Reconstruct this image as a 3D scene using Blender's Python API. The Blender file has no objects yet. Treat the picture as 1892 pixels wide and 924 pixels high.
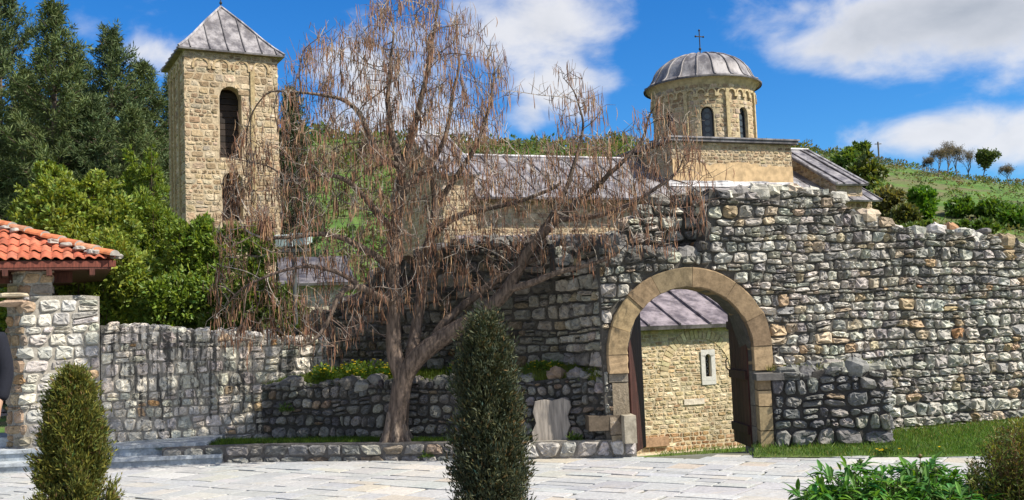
import bpy, math, random
import numpy as np
from mathutils import Vector, Matrix, kdtree

S = bpy.context.scene
COL = S.collection
rad = math.radians

# ------------------------------------------------------------------ camera
F, CX, CY = 1900.0, 946.0, 462.0          # focal length and centre in photograph pixels
EYE = Vector((0, 0, 1.65))
ROT = Matrix.Rotation(rad(90 + 4.45), 3, 'X') @ Matrix.Rotation(rad(-2.2), 3, 'Z')
cam_d = bpy.data.cameras.new('camera')
cam_d.sensor_width = 36
cam_d.lens = 36 * F / 1892
cam_d.clip_end = 3000
cam = bpy.data.objects.new('camera', cam_d)
COL.objects.link(cam)
cam.matrix_world = Matrix.Translation(EYE) @ ROT.to_4x4()
S.camera = cam

# ------------------------------------------------------------------ light and exposure
SUN_AZ, SUN_EL = 68.0, 46.0                 # azimuth to the right of the direction behind the camera
SUN_V = Vector((math.sin(rad(SUN_AZ)) * math.cos(rad(SUN_EL)), -math.cos(rad(SUN_AZ)) * math.cos(rad(SUN_EL)), math.sin(rad(SUN_EL))))
sun_d = bpy.data.lights.new('sun', 'SUN')
sun_d.energy = 5.0
sun_d.angle = rad(0.5)
sun_d.color = (1.0, 0.945, 0.84)
sun = bpy.data.objects.new('sun', sun_d)
COL.objects.link(sun)
sun.rotation_euler = SUN_V.to_track_quat('Z', 'Y').to_euler()
sun.location = (20, -5, 30)
SKY_STRENGTH = 0.072
S.view_settings.view_transform = 'Standard'
S.view_settings.look = 'None'
S.view_settings.gamma = 1
S.view_settings.exposure = 0.62
S.view_settings.use_curve_mapping = False


def ray(px, py):
    return (ROT @ Vector(((px - CX) / F, -(py - CY) / F, -1))).normalized()


def at(px, py, Y):
    d = ray(px, py)
    return EYE + d * (Y / d.y)


def gnd(px, py, z=0.0):
    d = ray(px, py)
    return EYE + d * ((z - EYE.z) / d.z)


# ------------------------------------------------------------------ node helpers
class N:
    def __init__(self, nt):
        self.nt = nt
    def new(self, t, **kw):
        n = self.nt.nodes.new(t)
        for k, v in kw.items():
            setattr(n, k, v)
        return n
    def put(self, sock, v):
        if isinstance(v, bpy.types.NodeSocket):
            self.nt.links.new(v, sock)
        elif isinstance(v, (tuple, list)) and len(v) == 3 and sock.type == 'RGBA':
            sock.default_value = (*v, 1)
        else:
            sock.default_value = v
    def m(self, op, a, b=None, c=None, clamp=False):
        n = self.new('ShaderNodeMath', operation=op, use_clamp=clamp)
        self.put(n.inputs[0], a)
        if b is not None: self.put(n.inputs[1], b)
        if c is not None: self.put(n.inputs[2], c)
        return n.outputs[0]
    def vm(self, op, a, b):
        n = self.new('ShaderNodeVectorMath', operation=op)
        self.put(n.inputs[0], a)
        self.put(n.inputs[1], b)
        return n.outputs[0]
    def noise(self, vec, scale, detail=4, rough=0.55, dist=0.0):
        n = self.new('ShaderNodeTexNoise')
        if vec is not None: self.put(n.inputs['Vector'], vec)
        n.inputs['Scale'].default_value = scale
        n.inputs['Detail'].default_value = detail
        n.inputs['Roughness'].default_value = rough
        n.inputs['Distortion'].default_value = dist
        return n.outputs['Fac']
    def ramp(self, v, lo, hi, a=0.0, b=1.0):
        n = self.new('ShaderNodeMapRange', interpolation_type='SMOOTHSTEP')
        self.put(n.inputs[0], v)
        n.inputs[1].default_value = lo; n.inputs[2].default_value = hi
        n.inputs[3].default_value = a; n.inputs[4].default_value = b
        return n.outputs[0]
    def mix(self, f, a, b, mode='MIX'):
        n = self.new('ShaderNodeMix', data_type='RGBA', blend_type=mode)
        self.put(n.inputs[0], f); self.put(n.inputs[6], a); self.put(n.inputs[7], b)
        return n.outputs[2]
    def coord(self, kind='Object'):
        return self.new('ShaderNodeTexCoord').outputs[kind]
    def scalev(self, v, s):
        n = self.new('ShaderNodeMapping')
        self.put(n.inputs[0], v)
        n.inputs['Scale'].default_value = s
        return n.outputs[0]
    def bump(self, h, strength, dist, normal=None):
        n = self.new('ShaderNodeBump')
        n.inputs['Strength'].default_value = strength
        n.inputs['Distance'].default_value = dist
        self.put(n.inputs['Height'], h)
        if normal is not None: self.put(n.inputs['Normal'], normal)
        return n.outputs[0]


def newmat(name):
    m = bpy.data.materials.new(name)
    m.use_nodes = True
    nt = m.node_tree
    n = N(nt)
    b = nt.nodes['Principled BSDF']
    b.inputs['Roughness'].default_value = 0.85
    b.inputs['Specular IOR Level'].default_value = 0.3
    return m, n, b


def tone_attr(n):
    a = n.new('ShaderNodeAttribute')
    a.attribute_name = 'tone'
    return a.outputs['Color']


# ------------------------------------------------------------------ sky with clouds at infinity
w = bpy.data.worlds.new('World')
S.world = w
w.use_nodes = True
nt = w.node_tree
nt.nodes.clear()
n = N(nt)
out = n.new('ShaderNodeOutputWorld')
bg = n.new('ShaderNodeBackground')
bg.inputs[1].default_value = SKY_STRENGTH
nt.links.new(bg.outputs[0], out.inputs[0])
sky = n.new('ShaderNodeTexSky', sky_type='NISHITA')
sky.sun_disc = False
sky.sun_elevation = rad(SUN_EL)
sky.sun_rotation = rad(180 - SUN_AZ)
sky.air_density = 1.0
sky.dust_density = 0.3
sky.ozone_density = 3.0
hs = n.new('ShaderNodeHueSaturation')
hs.inputs['Saturation'].default_value = 1.36
hs.inputs['Value'].default_value = 1.0
nt.links.new(sky.outputs[0], hs.inputs['Color'])
gen = n.coord('Generated')
dirv = n.new('ShaderNodeVectorMath', operation='NORMALIZE')
nt.links.new(gen, dirv.inputs[0])
dirv = dirv.outputs[0]
sx = n.new('ShaderNodeSeparateXYZ')
nt.links.new(dirv, sx.inputs[0])
warp = n.noise(dirv, 9.0, 3, 0.5)
az = n.m('ADD', n.m('ARCTAN2', sx.outputs[0], sx.outputs[1]), n.m('MULTIPLY', n.m('SUBTRACT', warp, 0.5), 0.10))
el = n.m('ARCSINE', sx.outputs[2])
BLOBS = [  # px, py, rx, ry, weight, grey
    (1000, 50, 150, 80, 1.0, .12), (1050, 135, 115, 80, .95, .05), (985, 115, 70, 50, .8, .05), (1100, 190, 60, 40, .7, 0),
    (905, 15, 120, 40, .7, .1), (975, 215, 50, 45, .8, 0),
    (1715, 20, 225, 92, 1.15, .62), (1860, 50, 190, 85, 1.1, .55), (1600, 90, 150, 45, .70, .25), (1475, 70, 50, 50, .62, .3), (1530, 10, 80, 40, .75, .7),
    (1740, 245, 190, 38, 1.0, .1), (1880, 250, 120, 42, .95, .1), (1640, 275, 120, 26, .7, 0),
    (720, 190, 150, 115, .85, .1), (640, 230, 110, 70, .8, .05), (850, 260, 120, 60, .8, 0), (590, 130, 60, 60, .55, 0),
    (285, 102, 60, 32, .85, .05), (150, 70, 60, 30, .3, 0), (1160, 118, 34, 22, .55, 0),
]
dens = None
grey = None
for (px, py, rx, ry, wt, gr) in BLOBS:
    d = ray(px, py)
    a0, e0 = math.atan2(d.x, d.y), math.asin(d.z)
    da = n.m('MULTIPLY', n.m('SUBTRACT', az, a0), F / rx)
    de = n.m('MULTIPLY', n.m('SUBTRACT', el, e0), F / ry)
    r2 = n.m('ADD', n.m('MULTIPLY', da, da), n.m('MULTIPLY', de, de))
    v = n.m('MULTIPLY', n.m('EXPONENT', n.m('MULTIPLY', r2, -0.7)), wt)
    dens = v if dens is None else n.m('MAXIMUM', dens, v)
    if gr > 0:
        g = n.m('MULTIPLY', v, gr)
        grey = g if grey is None else n.m('MAXIMUM', grey, g)
sv = n.scalev(dirv, (1, 1, 1.7))
n1 = n.noise(sv, 11.0, 9, 0.56, 0.25)
n2 = n.noise(sv, 3.2, 3, 0.5)
# unseen loose cloud added outside the view to whiten the sky's fill light
behind = n.ramp(sx.outputs[1], 0.55, 0.2)
dens = n.m('MAXIMUM', dens, n.m('MULTIPLY', n.ramp(n2, 0.37, 0.52), behind))
dd = n.m('ADD', dens, n.m('MULTIPLY', n.m('SUBTRACT', n1, 0.52), 1.9))
alpha = n.ramp(dd, 0.26, 1.02)
thick = n.m('MULTIPLY', grey, n.ramp(dd, 0.55, 1.25))
n3 = n.noise(n.vm('ADD', sv, (0.012, 0.0, 0.02)), 11.0, 6, 0.55, 0.25)
relief = n.m('MULTIPLY', n.m('SUBTRACT', n1, n3), 2.2)
shade = n.m('SUBTRACT', n.m('ADD', 0.0, thick), n.m('MULTIPLY', relief, 0.5), clamp=True)
ccol = n.mix(shade, (7.9, 7.9, 8.1), (3.9, 4.2, 4.6))
alpha = n.m('MULTIPLY', alpha, 0.90)
blue = n.mix(1.0, hs.outputs[0], (.64, 1.08, 1.42), 'MULTIPLY')
fin = n.mix(alpha, blue, ccol)
nt.links.new(fin, bg.inputs[0])


# ------------------------------------------------------------------ mesh helpers
class Geo:
    """Collects vertices, faces, per-face tone and material index for ONE mesh object."""
    def __init__(self):
        self.V = []; self.Q = []; self.T = []; self.cq = []; self.ct = []; self.mq = []; self.mt = []; self.n = 0
    def add(self, V, quads=None, tris=None, col=(.5, .5, .5), mat=0):
        V = np.asarray(V, dtype=np.float32).reshape(-1, 3)
        for arr, store, cs, ms, k in ((quads, self.Q, self.cq, self.mq, 4), (tris, self.T, self.ct, self.mt, 3)):
            if arr is None or len(arr) == 0:
                continue
            arr = np.asarray(arr, dtype=np.int32).reshape(-1, k)
            store.append(arr + self.n)
            c = np.asarray(col, dtype=np.float32)
            cs.append(np.broadcast_to(c, (len(arr), 3)) if c.ndim == 1 else c[:len(arr)])
            ms.append(np.full(len(arr), mat, dtype=np.int32))
        self.V.append(V); self.n += len(V)
    def box(self, c, size, rz=0.0, col=(.5, .5, .5), mat=0, M=None):
        sx_, sy_, sz_ = [s / 2 for s in size]
        v = np.array([(x, y, z) for x in (-sx_, sx_) for y in (-sy_, sy_) for z in (-sz_, sz_)], dtype=np.float32)
        if M is not None:
            v = v @ np.array(M, dtype=np.float32).T
        ca, sa = math.cos(rz), math.sin(rz)
        R = np.array([[ca, -sa, 0], [sa, ca, 0], [0, 0, 1]], dtype=np.float32)
        v = v @ R.T + np.array(c, dtype=np.float32)
        self.add(v, quads=[(0, 1, 3, 2), (4, 6, 7, 5), (0, 4, 5, 1), (2, 3, 7, 6), (0, 2, 6, 4), (1, 5, 7, 3)], col=col, mat=mat)
    def poly_prism(self, pts, ext, col=(.5, .5, .5), mat=0):
        """pts: 3D outline; ext: 3D extrusion vector."""
        p = np.array([tuple(q) for q in pts], dtype=np.float32)
        k = len(p)
        V = np.concatenate([p, p + np.array(tuple(ext), dtype=np.float32), [p.mean(0)], [p.mean(0) + np.array(tuple(ext), dtype=np.float32)]])
        q = [(i, (i + 1) % k, k + (i + 1) % k, k + i) for i in range(k)]
        t = [(2 * k, (i + 1) % k, i) for i in range(k)] + [(2 * k + 1, k + i, k + (i + 1) % k) for i in range(k)]
        self.add(V, quads=q, tris=t, col=col, mat=mat)
    def tube(self, P, R, sides=6, col=(.5, .5, .5), mat=0, cap=True):
        P = np.asarray([tuple(p) for p in P], dtype=np.float64); k = len(P)
        if np.isscalar(R): R = [R] * k
        R = np.asarray(R, dtype=np.float64)
        T = np.gradient(P, axis=0)
        T /= np.linalg.norm(T, axis=1, keepdims=True) + 1e-9
        ref = np.array([0.31, 0.17, 0.93]) if abs(T[0, 2]) < .9 else np.array([1.0, .1, 0])
        A = np.cross(T, ref); A /= np.linalg.norm(A, axis=1, keepdims=True) + 1e-9
        B = np.cross(T, A)
        ang = np.arange(sides) * 2 * math.pi / sides
        V = P[:, None] + R[:, None, None] * (np.cos(ang)[None, :, None] * A[:, None] + np.sin(ang)[None, :, None] * B[:, None])
        q = []
        for i in range(k - 1):
            for j in range(sides):
                j2 = (j + 1) % sides
                q.append((i * sides + j, i * sides + j2, (i + 1) * sides + j2, (i + 1) * sides + j))
        V = V.reshape(-1, 3)
        t = []
        if cap:
            V = np.concatenate([V, P[:1], P[-1:]])
            b = k * sides
            for j in range(sides):
                j2 = (j + 1) % sides
                t.append((b, j2, j)); t.append((b + 1, (k - 1) * sides + j, (k - 1) * sides + j2))
        self.add(V, quads=q, tris=t, col=col, mat=mat)
    def lathe(self, prof, c, seg=24, col=(.5, .5, .5), mat=0, a0=0.0, wob=0.0, rng=None):
        k = len(prof)
        ang = np.arange(seg) * 2 * math.pi / seg + a0
        V = []
        for r, z in prof:
            rr = r * (1 + (rng.normal(0, wob, seg) if rng is not None else 0))
            V.append(np.stack([c[0] + rr * np.cos(ang), c[1] + rr * np.sin(ang), np.full(seg, c[2] + z)], 1))
        V = np.concatenate(V)
        q = [(i * seg + j, i * seg + (j + 1) % seg, (i + 1) * seg + (j + 1) % seg, (i + 1) * seg + j) for i in range(k - 1) for j in range(seg)]
        self.add(V, quads=q, col=col, mat=mat)
    def build(self, name, mats, parent=None, smooth=False):
        V = np.concatenate(self.V) if self.V else np.zeros((0, 3), np.float32)
        Q = np.concatenate(self.Q) if self.Q else np.zeros((0, 4), np.int32)
        T = np.concatenate(self.T) if self.T else np.zeros((0, 3), np.int32)
        cc = np.concatenate(self.cq + self.ct); mm = np.concatenate(self.mq + self.mt)
        me = bpy.data.meshes.new(name)
        me.vertices.add(len(V)); me.vertices.foreach_set('co', V.ravel())
        me.loops.add(Q.size + T.size)
        me.loops.foreach_set('vertex_index', np.concatenate([Q.ravel(), T.ravel()]).astype(np.int32))
        me.polygons.add(len(Q) + len(T))
        st = np.concatenate([np.arange(len(Q)) * 4, Q.size + np.arange(len(T)) * 3]).astype(np.int32)
        me.polygons.foreach_set('loop_start', st)
        me.polygons.foreach_set('material_index', mm)
        me.polygons.foreach_set('use_smooth', np.full(len(mm), smooth, dtype=bool))
        at_ = me.attributes.new('tone', 'FLOAT_COLOR', 'FACE')
        at_.data.foreach_set('color', np.concatenate([cc, np.ones((len(cc), 1), np.float32)], 1).astype(np.float32).ravel())
        me.update(calc_edges=True)
        for m in (mats if isinstance(mats, (list, tuple)) else [mats]):
            me.materials.append(m)
        o = bpy.data.objects.new(name, me)
        COL.objects.link(o)
        if parent is not None:
            o.parent = parent
            if parent.type == 'EMPTY':
                o.location = -parent.location
        return o


def thing(name, label, cat, loc, group=None):
    o = bpy.data.objects.new(name, None)
    o.empty_display_size = 0.2
    COL.objects.link(o)
    o.location = loc
    return tag(o, label, cat, group)


def tag(o, label, cat, group=None):
    o['label'] = label; o['category'] = cat
    if group: o['group'] = group
    return o


def kind(o, k):
    o['kind'] = k
    return o


def dup(root, loc=None, rz=None, scale=None, label=None):
    r = root.copy(); COL.objects.link(r)
    if loc is not None: r.location = loc
    if rz is not None: r.rotation_euler.z = rz
    if scale is not None: r.scale = scale
    if label: r['label'] = label
    for ch in root.children:
        c = ch.copy(); COL.objects.link(c); c.parent = r
        for g in ch.children:
            d = g.copy(); COL.objects.link(d); d.parent = c
    return r


# ------------------------------------------------------------------ masonry
class Path:
    def __init__(self, pts):
        self.p = np.array([(q[0], q[1]) for q in pts], dtype=float)
        self.seg = self.p[1:] - self.p[:-1]
        self.L = np.linalg.norm(self.seg, axis=1)
        self.cum = np.concatenate([[0], np.cumsum(self.L)])
        self.len = self.cum[-1]
        self.t = self.seg / self.L[:, None]
        self.n = np.stack([self.t[:, 1], -self.t[:, 0]], 1)
    def xyz(self, u, z, d):
        u = np.asarray(u, float)
        i = np.clip(np.searchsorted(self.cum, u, side='right') - 1, 0, len(self.L) - 1)
        P = self.p[i] + self.t[i] * (u - self.cum[i])[..., None] + self.n[i] * np.asarray(d, float)[..., None]
        return np.concatenate([P, np.broadcast_to(np.asarray(z, float), u.shape)[..., None]], -1)
    def pix(self, px, py):
        """(u, z) of the place on this wall's face that a photograph pixel looks at."""
        d = ray(px, py)
        best = None
        for i in range(len(self.L)):
            nn = self.n[i]
            den = d.x * nn[0] + d.y * nn[1]
            if abs(den) < 1e-6: continue
            s = ((self.p[i] - np.array((EYE.x, EYE.y))) @ nn) / den
            if s <= 0: continue
            h = np.array((EYE.x + d.x * s, EYE.y + d.y * s))
            u = (h - self.p[i]) @ self.t[i]
            over = max(0, -u, u - self.L[i])
            if best is None or over < best[0] - 1e-9:
                best = (over, u + self.cum[i], EYE.z + d.z * s)
        return best[1], best[2]
    def prof(self, pixels):
        a = sorted(self.pix(*q) for q in pixels)
        return np.array([q[0] for q in a]), np.array([q[1] for q in a])


def pick(rng, pal, k, jit=0.12):
    w_ = np.array([p[1] for p in pal], float); w_ /= w_.sum()
    i = rng.choice(len(pal), k, p=w_)
    c = np.array([p[0] for p in pal], float)[i]
    c = c * (1 + rng.normal(0, jit, (k, 1))) * (1 + rng.normal(0, jit * .2, (k, 3)))
    return np.clip(c, 0.01, 0.9)


def fn(x):
    return x if callable(x) else (lambda u: np.full(np.shape(u), float(x)))


def masonry(G, path, u0, u1, vbot, vtop, thick=.5, rh=(.10, .18), asp=(1.0, 2.0), relief=.05, gap=.012, wob=.02,
            openings=(), pal=(((.4, .4, .4), 1),), mort=(.2, .19, .17), seg=12, seed=1, split=.1, rag=0.0, step=.15,
            squ=(2.6, 5.0), back=True, stones=True, clear=0.0, mat=0, mmat=0, rough=.22, skip=None, tone=None, cap=True, tilt=.35):
    rng = np.random.default_rng(seed)
    vb, vt = fn(vbot), fn(vtop)
    # ---- the solid wall behind the face stones, with real openings
    if back:
        us = set(np.arange(u0, u1, step).tolist() + [u0, u1] + [c for c in path.cum if u0 < c < u1])
        for (uc, hw, a, b) in openings:
            us |= set(np.linspace(uc - hw, uc + hw, 13).tolist())
        us = np.array(sorted(us))
        us = us[np.concatenate([[True], np.diff(us) > 1e-5])]
        for i in range(len(us) - 1):
            ua, ub = us[i], us[i + 1]
            um = (ua + ub) / 2
            spans = [[(float(vb(ua)), float(vb(ub))), (float(vt(ua)), float(vt(ub)))]]
            for (uc, hw, a, b) in openings:
                if abs(um - uc) < hw:
                    arch = [b + math.sqrt(max(0, hw * hw - (q - uc) ** 2)) for q in (ua, ub)]
                    lo, hi = spans[-1]
                    spans[-1] = [(arch[0], arch[1]), hi]
                    if a > max(lo) + .01:
                        spans.append([lo, (a, a)])
            for lo, hi in spans:
                U = np.array([ua, ub, ub, ua, ua, ub, ub, ua])
                e = 1e-4
                U = np.array([ua + e, ub - e, ub - e, ua + e] * 2)
                Z = np.array([lo[0], lo[1], hi[1], hi[0]] * 2)
                D = np.array([0, 0, 0, 0, -thick, -thick, -thick, -thick])
                # evaluate at the middle segment so corners stay closed
                V = path.xyz(np.clip(U, ua, ub), Z, D)
                G.add(V, quads=[(0, 1, 2, 3), (5, 4, 7, 6), (3, 2, 6, 7), (1, 0, 4, 5), (0, 3, 7, 4), (2, 1, 5, 6)], col=mort, mat=mmat)
    if not stones:
        return
    # ---- coursed, jittered face stones
    v0 = float(np.min(vb(np.linspace(u0, u1, 40)))); v1 = float(np.max(vt(np.linspace(u0, u1, 200))))
    ph = rng.uniform(0, 6.28, (400, 3)); fr = rng.uniform(.7, 1.6, 400)
    def curve(k, v, u):
        return v + wob * (np.sin(u * fr[k] * 1.3 + ph[k, 0]) * .5 + np.sin(u * fr[k] * 3.7 + ph[k, 1]) * .3 + np.sin(u * fr[k] * 9 + ph[k, 2]) * .2)
    quads = []
    v = v0 - rng.uniform(0, rh[0]); k = 0
    while v < v1 + .01:
        h = rng.uniform(*rh)
        if rng.random() < .15: h *= .68
        u = u0 - rng.uniform(0, rh[1])
        sl0 = rng.normal(0, .08) * h
        while u < u1:
            wd = h * rng.uniform(*asp)
            if rng.random() < .10: wd *= .55
            sl1 = rng.normal(0, .10) * h
            ua, ub = max(u, u0), min(u + wd, u1)
            if u1 - ub < h * .45: ub = u1
            if ub - ua > .25 * h:
                q = [(ua - (sl0 if ua > u0 else 0), curve(k, v, ua)), (ub - (sl1 if ub < u1 else 0), curve(k, v, ub)),
                     (ub + (sl1 if ub < u1 else 0), curve(k + 1, v + h, ub)), (ua + (sl0 if ua > u0 else 0), curve(k + 1, v + h, ua))]
                r_ = rng.random()
                if r_ < split:
                    f1, f2 = rng.uniform(.35, .65, 2)
                    m1 = (q[0][0] * (1 - f1) + q[3][0] * f1, q[0][1] * (1 - f1) + q[3][1] * f1)
                    m2 = (q[1][0] * (1 - f2) + q[2][0] * f2, q[1][1] * (1 - f2) + q[2][1] * f2)
                    quads.append([q[0], q[1], m2, m1]); quads.append([m1, m2, q[2], q[3]])
                else:
                    quads.append(q)
            sl0 = sl1
            if ub >= u1: break
            u = u + wd
        v += h; k += 1
    Q = np.array(quads)
    ctr = Q.mean(1)
    top = vt(ctr[:, 0]) + (rng.normal(0, rag, len(Q)) if rag else 0); bot = vb(ctr[:, 0])
    h_ = Q[:, :, 1].max(1) - Q[:, :, 1].min(1)
    keep = (np.minimum(Q[:, 2:, 1].mean(1), top) - np.maximum(Q[:, :2, 1].mean(1), bot)) > .42 * h_
    for (uc, hw, a, b) in openings:
        du, dv = ctr[:, 0] - uc, ctr[:, 1]
        ins = (np.abs(du) < hw + clear) & (dv > a - clear) & (dv < b)
        ins |= (np.hypot(du, dv - b) < hw + clear + .02) & (dv >= b)
        keep &= ~ins
    if skip is not None: keep &= ~skip(ctr[:, 0], ctr[:, 1])
    Q, ctr, top, bot = Q[keep], ctr[keep], top[keep], bot[keep]
    if not rag:
        Q[:, :, 1] = np.minimum(Q[:, :, 1], top[:, None])
    Q[:, :, 1] = np.maximum(Q[:, :, 1], bot[:, None] - .01)
    for (uc, hw, a, b) in openings:   # trim stones to the straight jambs
        m_ = (ctr[:, 1] > a) & (ctr[:, 1] < b)
        l_ = m_ & (ctr[:, 0] < uc); r2_ = m_ & (ctr[:, 0] > uc)
        Q[l_, :, 0] = np.minimum(Q[l_, :, 0], uc - hw - clear); Q[r2_, :, 0] = np.maximum(Q[r2_, :, 0], uc + hw + clear)
    K = len(Q)
    sizeu = (Q[:, 1, 0] + Q[:, 2, 0] - Q[:, 0, 0] - Q[:, 3, 0]) / 2
    sizev = (Q[:, 2, 1] + Q[:, 3, 1] - Q[:, 0, 1] - Q[:, 1, 1]) / 2
    rr = np.array([1.0, .95, .80, .44]); dp = np.array([-.55, .38, .86, 1.0])
    ang = (np.arange(seg) + .5) * 2 * math.pi / seg
    e = 2 / rng.uniform(squ[0], squ[1], (K, 1))
    ca, sa = np.cos(ang)[None], np.sin(ang)[None]
    s = np.sign(ca) * np.abs(ca) ** e; t = np.sign(sa) * np.abs(sa) ** e
    on = 1 + rng.normal(0, .05, (K, seg)) - .03
    s, t = s * on, t * on
    fu = np.clip(1 - gap / np.maximum(sizeu, .01), .3, 1)[:, None]; fv = np.clip(1 - gap / np.maximum(sizev, .01), .3, 1)[:, None]
    ss = (s * fu)[:, None] * rr[None, :, None]; tt = (t * fv)[:, None] * rr[None, :, None]
    ss = np.concatenate([ss.reshape(K, -1), rng.normal(0, .05, (K, 1))], 1); tt = np.concatenate([tt.reshape(K, -1), rng.normal(0, .05, (K, 1))], 1)
    dd_ = np.concatenate([np.repeat(dp, seg), [1.02]])[None] * np.ones((K, 1))
    amp = relief * rng.uniform(.65, 1.3, (K, 1))
    tl = rng.normal(0, tilt, (K, 2))
    dd_ = dd_ * amp + (tl[:, :1] * ss + tl[:, 1:] * tt) * relief * (dd_ > 0) + rng.normal(0, rough, dd_.shape) * relief * (dd_ > 0)
    ss = np.clip(ss, -1, 1); tt = np.clip(tt, -1, 1)
    w0 = ((1 - ss) * (1 - tt) / 4)[..., None]; w1 = ((1 + ss) * (1 - tt) / 4)[..., None]
    w2 = ((1 + ss) * (1 + tt) / 4)[..., None]; w3 = ((1 - ss) * (1 + tt) / 4)[..., None]
    UV = w0 * Q[:, None, 0] + w1 * Q[:, None, 1] + w2 * Q[:, None, 2] + w3 * Q[:, None, 3]
    P = path.xyz(np.clip(UV[..., 0], u0, u1), UV[..., 1], dd_)
    R_ = 4
    nv = R_ * seg + 1
    fq = np.array([(i * seg + j, i * seg + (j + 1) % seg, (i + 1) * seg + (j + 1) % seg, (i + 1) * seg + j) for i in range(R_ - 1) for j in range(seg)])
    ft = np.array([((R_ - 1) * seg + j, (R_ - 1) * seg + (j + 1) % seg, nv - 1) for j in range(seg)])
    off = (np.arange(K) * nv)[:, None, None]
    colr = pick(rng, pal, K)
    if tone is not None: colr = tone(ctr[:, 0], ctr[:, 1], colr, rng)
    V = P.reshape(-1, 3)
    base = G.n
    G.add(V, quads=(fq[None] + off).reshape(-1, 4), col=np.repeat(colr, len(fq), 0), mat=mat)
    G.n = base
    G.V.append(np.zeros((0, 3), np.float32))
    G.add(np.zeros((0, 3)), tris=(ft[None] + off).reshape(-1, 3), col=np.repeat(colr, len(ft), 0), mat=mat)
    G.n = base + len(V)


_ls = []
for i in range(6):
    for j in range(9):
        th = math.pi * (i + .5) / 6; p_ = 2 * math.pi * j / 9
        _ls.append((math.sin(th) * math.cos(p_), math.sin(th) * math.sin(p_), math.cos(th)))
LUMP = np.array(_ls + [(0, 0, 1), (0, 0, -1)])
LQ = np.array([(i * 9 + j, (i + 1) * 9 + j, (i + 1) * 9 + (j + 1) % 9, i * 9 + (j + 1) % 9) for i in range(5) for j in range(9)])
LT = np.array([(54, j, (j + 1) % 9) for j in range(9)] + [(55, 45 + (j + 1) % 9, 45 + j) for j in range(9)])


def lump(G, c, sx_, sy_, sz_, rng, col, rz=None, mat=0, rough=.13):
    e = rng.uniform(.55, .9)
    v = np.sign(LUMP) * np.abs(LUMP) ** e
    v = v * (1 + rng.normal(0, rough, (len(v), 1)))
    v = v * np.array((sx_, sy_, sz_)) / 2
    a = rng.uniform(0, 6.28) if rz is None else rz
    tx = rng.normal(0, .15)
    Rm = np.array(Matrix.Rotation(a, 3, 'Z') @ Matrix.Rotation(tx, 3, 'X'))
    G.add(v @ Rm.T + np.array(tuple(c)), quads=LQ, tris=LT, col=col, mat=mat)


def crest(G, path, u0, u1, top, thick, size, pal, seed, drop=.45, skip=.12):
    rng = np.random.default_rng(seed)
    tp = fn(top)
    rows = max(1, int(thick / (size * .95)))
    for r_ in range(rows):
        u = u0 + rng.uniform(0, size * .5)
        while u < u1:
            s_ = size * rng.uniform(.55, 1.35)
            if rng.random() > skip:
                hgt = s_ * rng.uniform(.5, .85)
                P = path.xyz(np.array(u + s_ / 2), float(tp(u + s_ / 2)) + hgt * (.5 - drop) + rng.normal(0, .015), np.array(-(r_ + .42) * thick / rows + rng.normal(0, .02)))
                i = min(max(np.searchsorted(path.cum, u, side='right') - 1, 0), len(path.L) - 1)
                lump(G, P, s_ * 1.05, thick / rows * 1.1, hgt, rng, pick(rng, pal, 1)[0], rz=math.atan2(path.t[i][1], path.t[i][0]) + rng.normal(0, .2))
            u += s_ * .92


def leaf_quads(P, D, L, W, rng, fold=.18):
    P = np.asarray(P, float); D = np.asarray(D, float)
    D = D / (np.linalg.norm(D, axis=1, keepdims=True) + 1e-9)
    r_ = rng.normal(0, 1, D.shape)
    s_ = np.cross(D, r_); s_ /= np.linalg.norm(s_, axis=1, keepdims=True) + 1e-9
    up = np.cross(s_, D)
    L = np.asarray(L, float).reshape(-1, 1) * np.ones((len(P), 1)); W = np.asarray(W, float).reshape(-1, 1) * np.ones((len(P), 1))
    mid = P + D * L * .5 + up * W * fold
    V = np.stack([P, mid + s_ * W / 2, P + D * L, mid - s_ * W / 2], 1).reshape(-1, 3)
    q = np.arange(len(P) * 4).reshape(-1, 4)
    return V, q


def tint(rng, k, base, var=.2, warm=.15):
    b = np.array(base)[None] * (1 + rng.normal(0, var, (k, 1)))
    wv = rng.normal(0, warm, (k, 1))
    b = b * (1 + wv * np.array([[1.0, .35, -.4]]))
    return np.clip(b, .004, .9)


def unit(rng, k):
    v = rng.normal(0, 1, (k, 3))
    return v / np.linalg.norm(v, axis=1, keepdims=True)

# ------------------------------------------------------------------ materials
def mat_stone(name, bump=.6, dist=.012, nscale=14, lichen=.35, streak=0.0, dirt=(.05, .047, .043), pale=(.55, .54, .51), rough=.92):
    m, n, b = newmat(name)
    co = n.coord()
    t = tone_attr(n)
    a = n.noise(co, nscale, 6, .65)
    c_ = n.noise(co, nscale * .22, 4, .6)
    f = n.noise(co, nscale * 4.5, 4, .6)
    v = n.m('ADD', n.m('MULTIPLY', a, .9), n.m('MULTIPLY', f, .5))
    col = n.mix(1.0, t, n.mix(n.ramp(v, .35, 1.0), (.55, .54, .52), (1.4, 1.4, 1.4)), 'MULTIPLY')
    col = n.mix(n.m('MULTIPLY', n.ramp(a, .60, .74), lichen), col, pale)
    col = n.mix(n.m('MULTIPLY', n.ramp(c_, .56, .72), lichen * 1.1), col, dirt)
    if streak > 0:
        sv_ = n.scalev(co, (6.5, 6.5, .55))
        s1 = n.noise(sv_, 2.4, 5, .66, .3)
        s2 = n.noise(co, .7, 2, .5)
        k_ = n.m('MULTIPLY', n.ramp(n.m('ADD', s1, n.m('MULTIPLY', n.m('SUBTRACT', s2, .5), .6)), .515, .60), streak)
        col = n.mix(k_, col, (.06, .057, .052))
    n.put(b.inputs['Base Color'], col)
    b.inputs['Roughness'].default_value = rough
    n.put(b.inputs['Normal'], n.bump(n.m('ADD', a, n.m('MULTIPLY', f, .45)), bump, dist))
    return m


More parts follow.
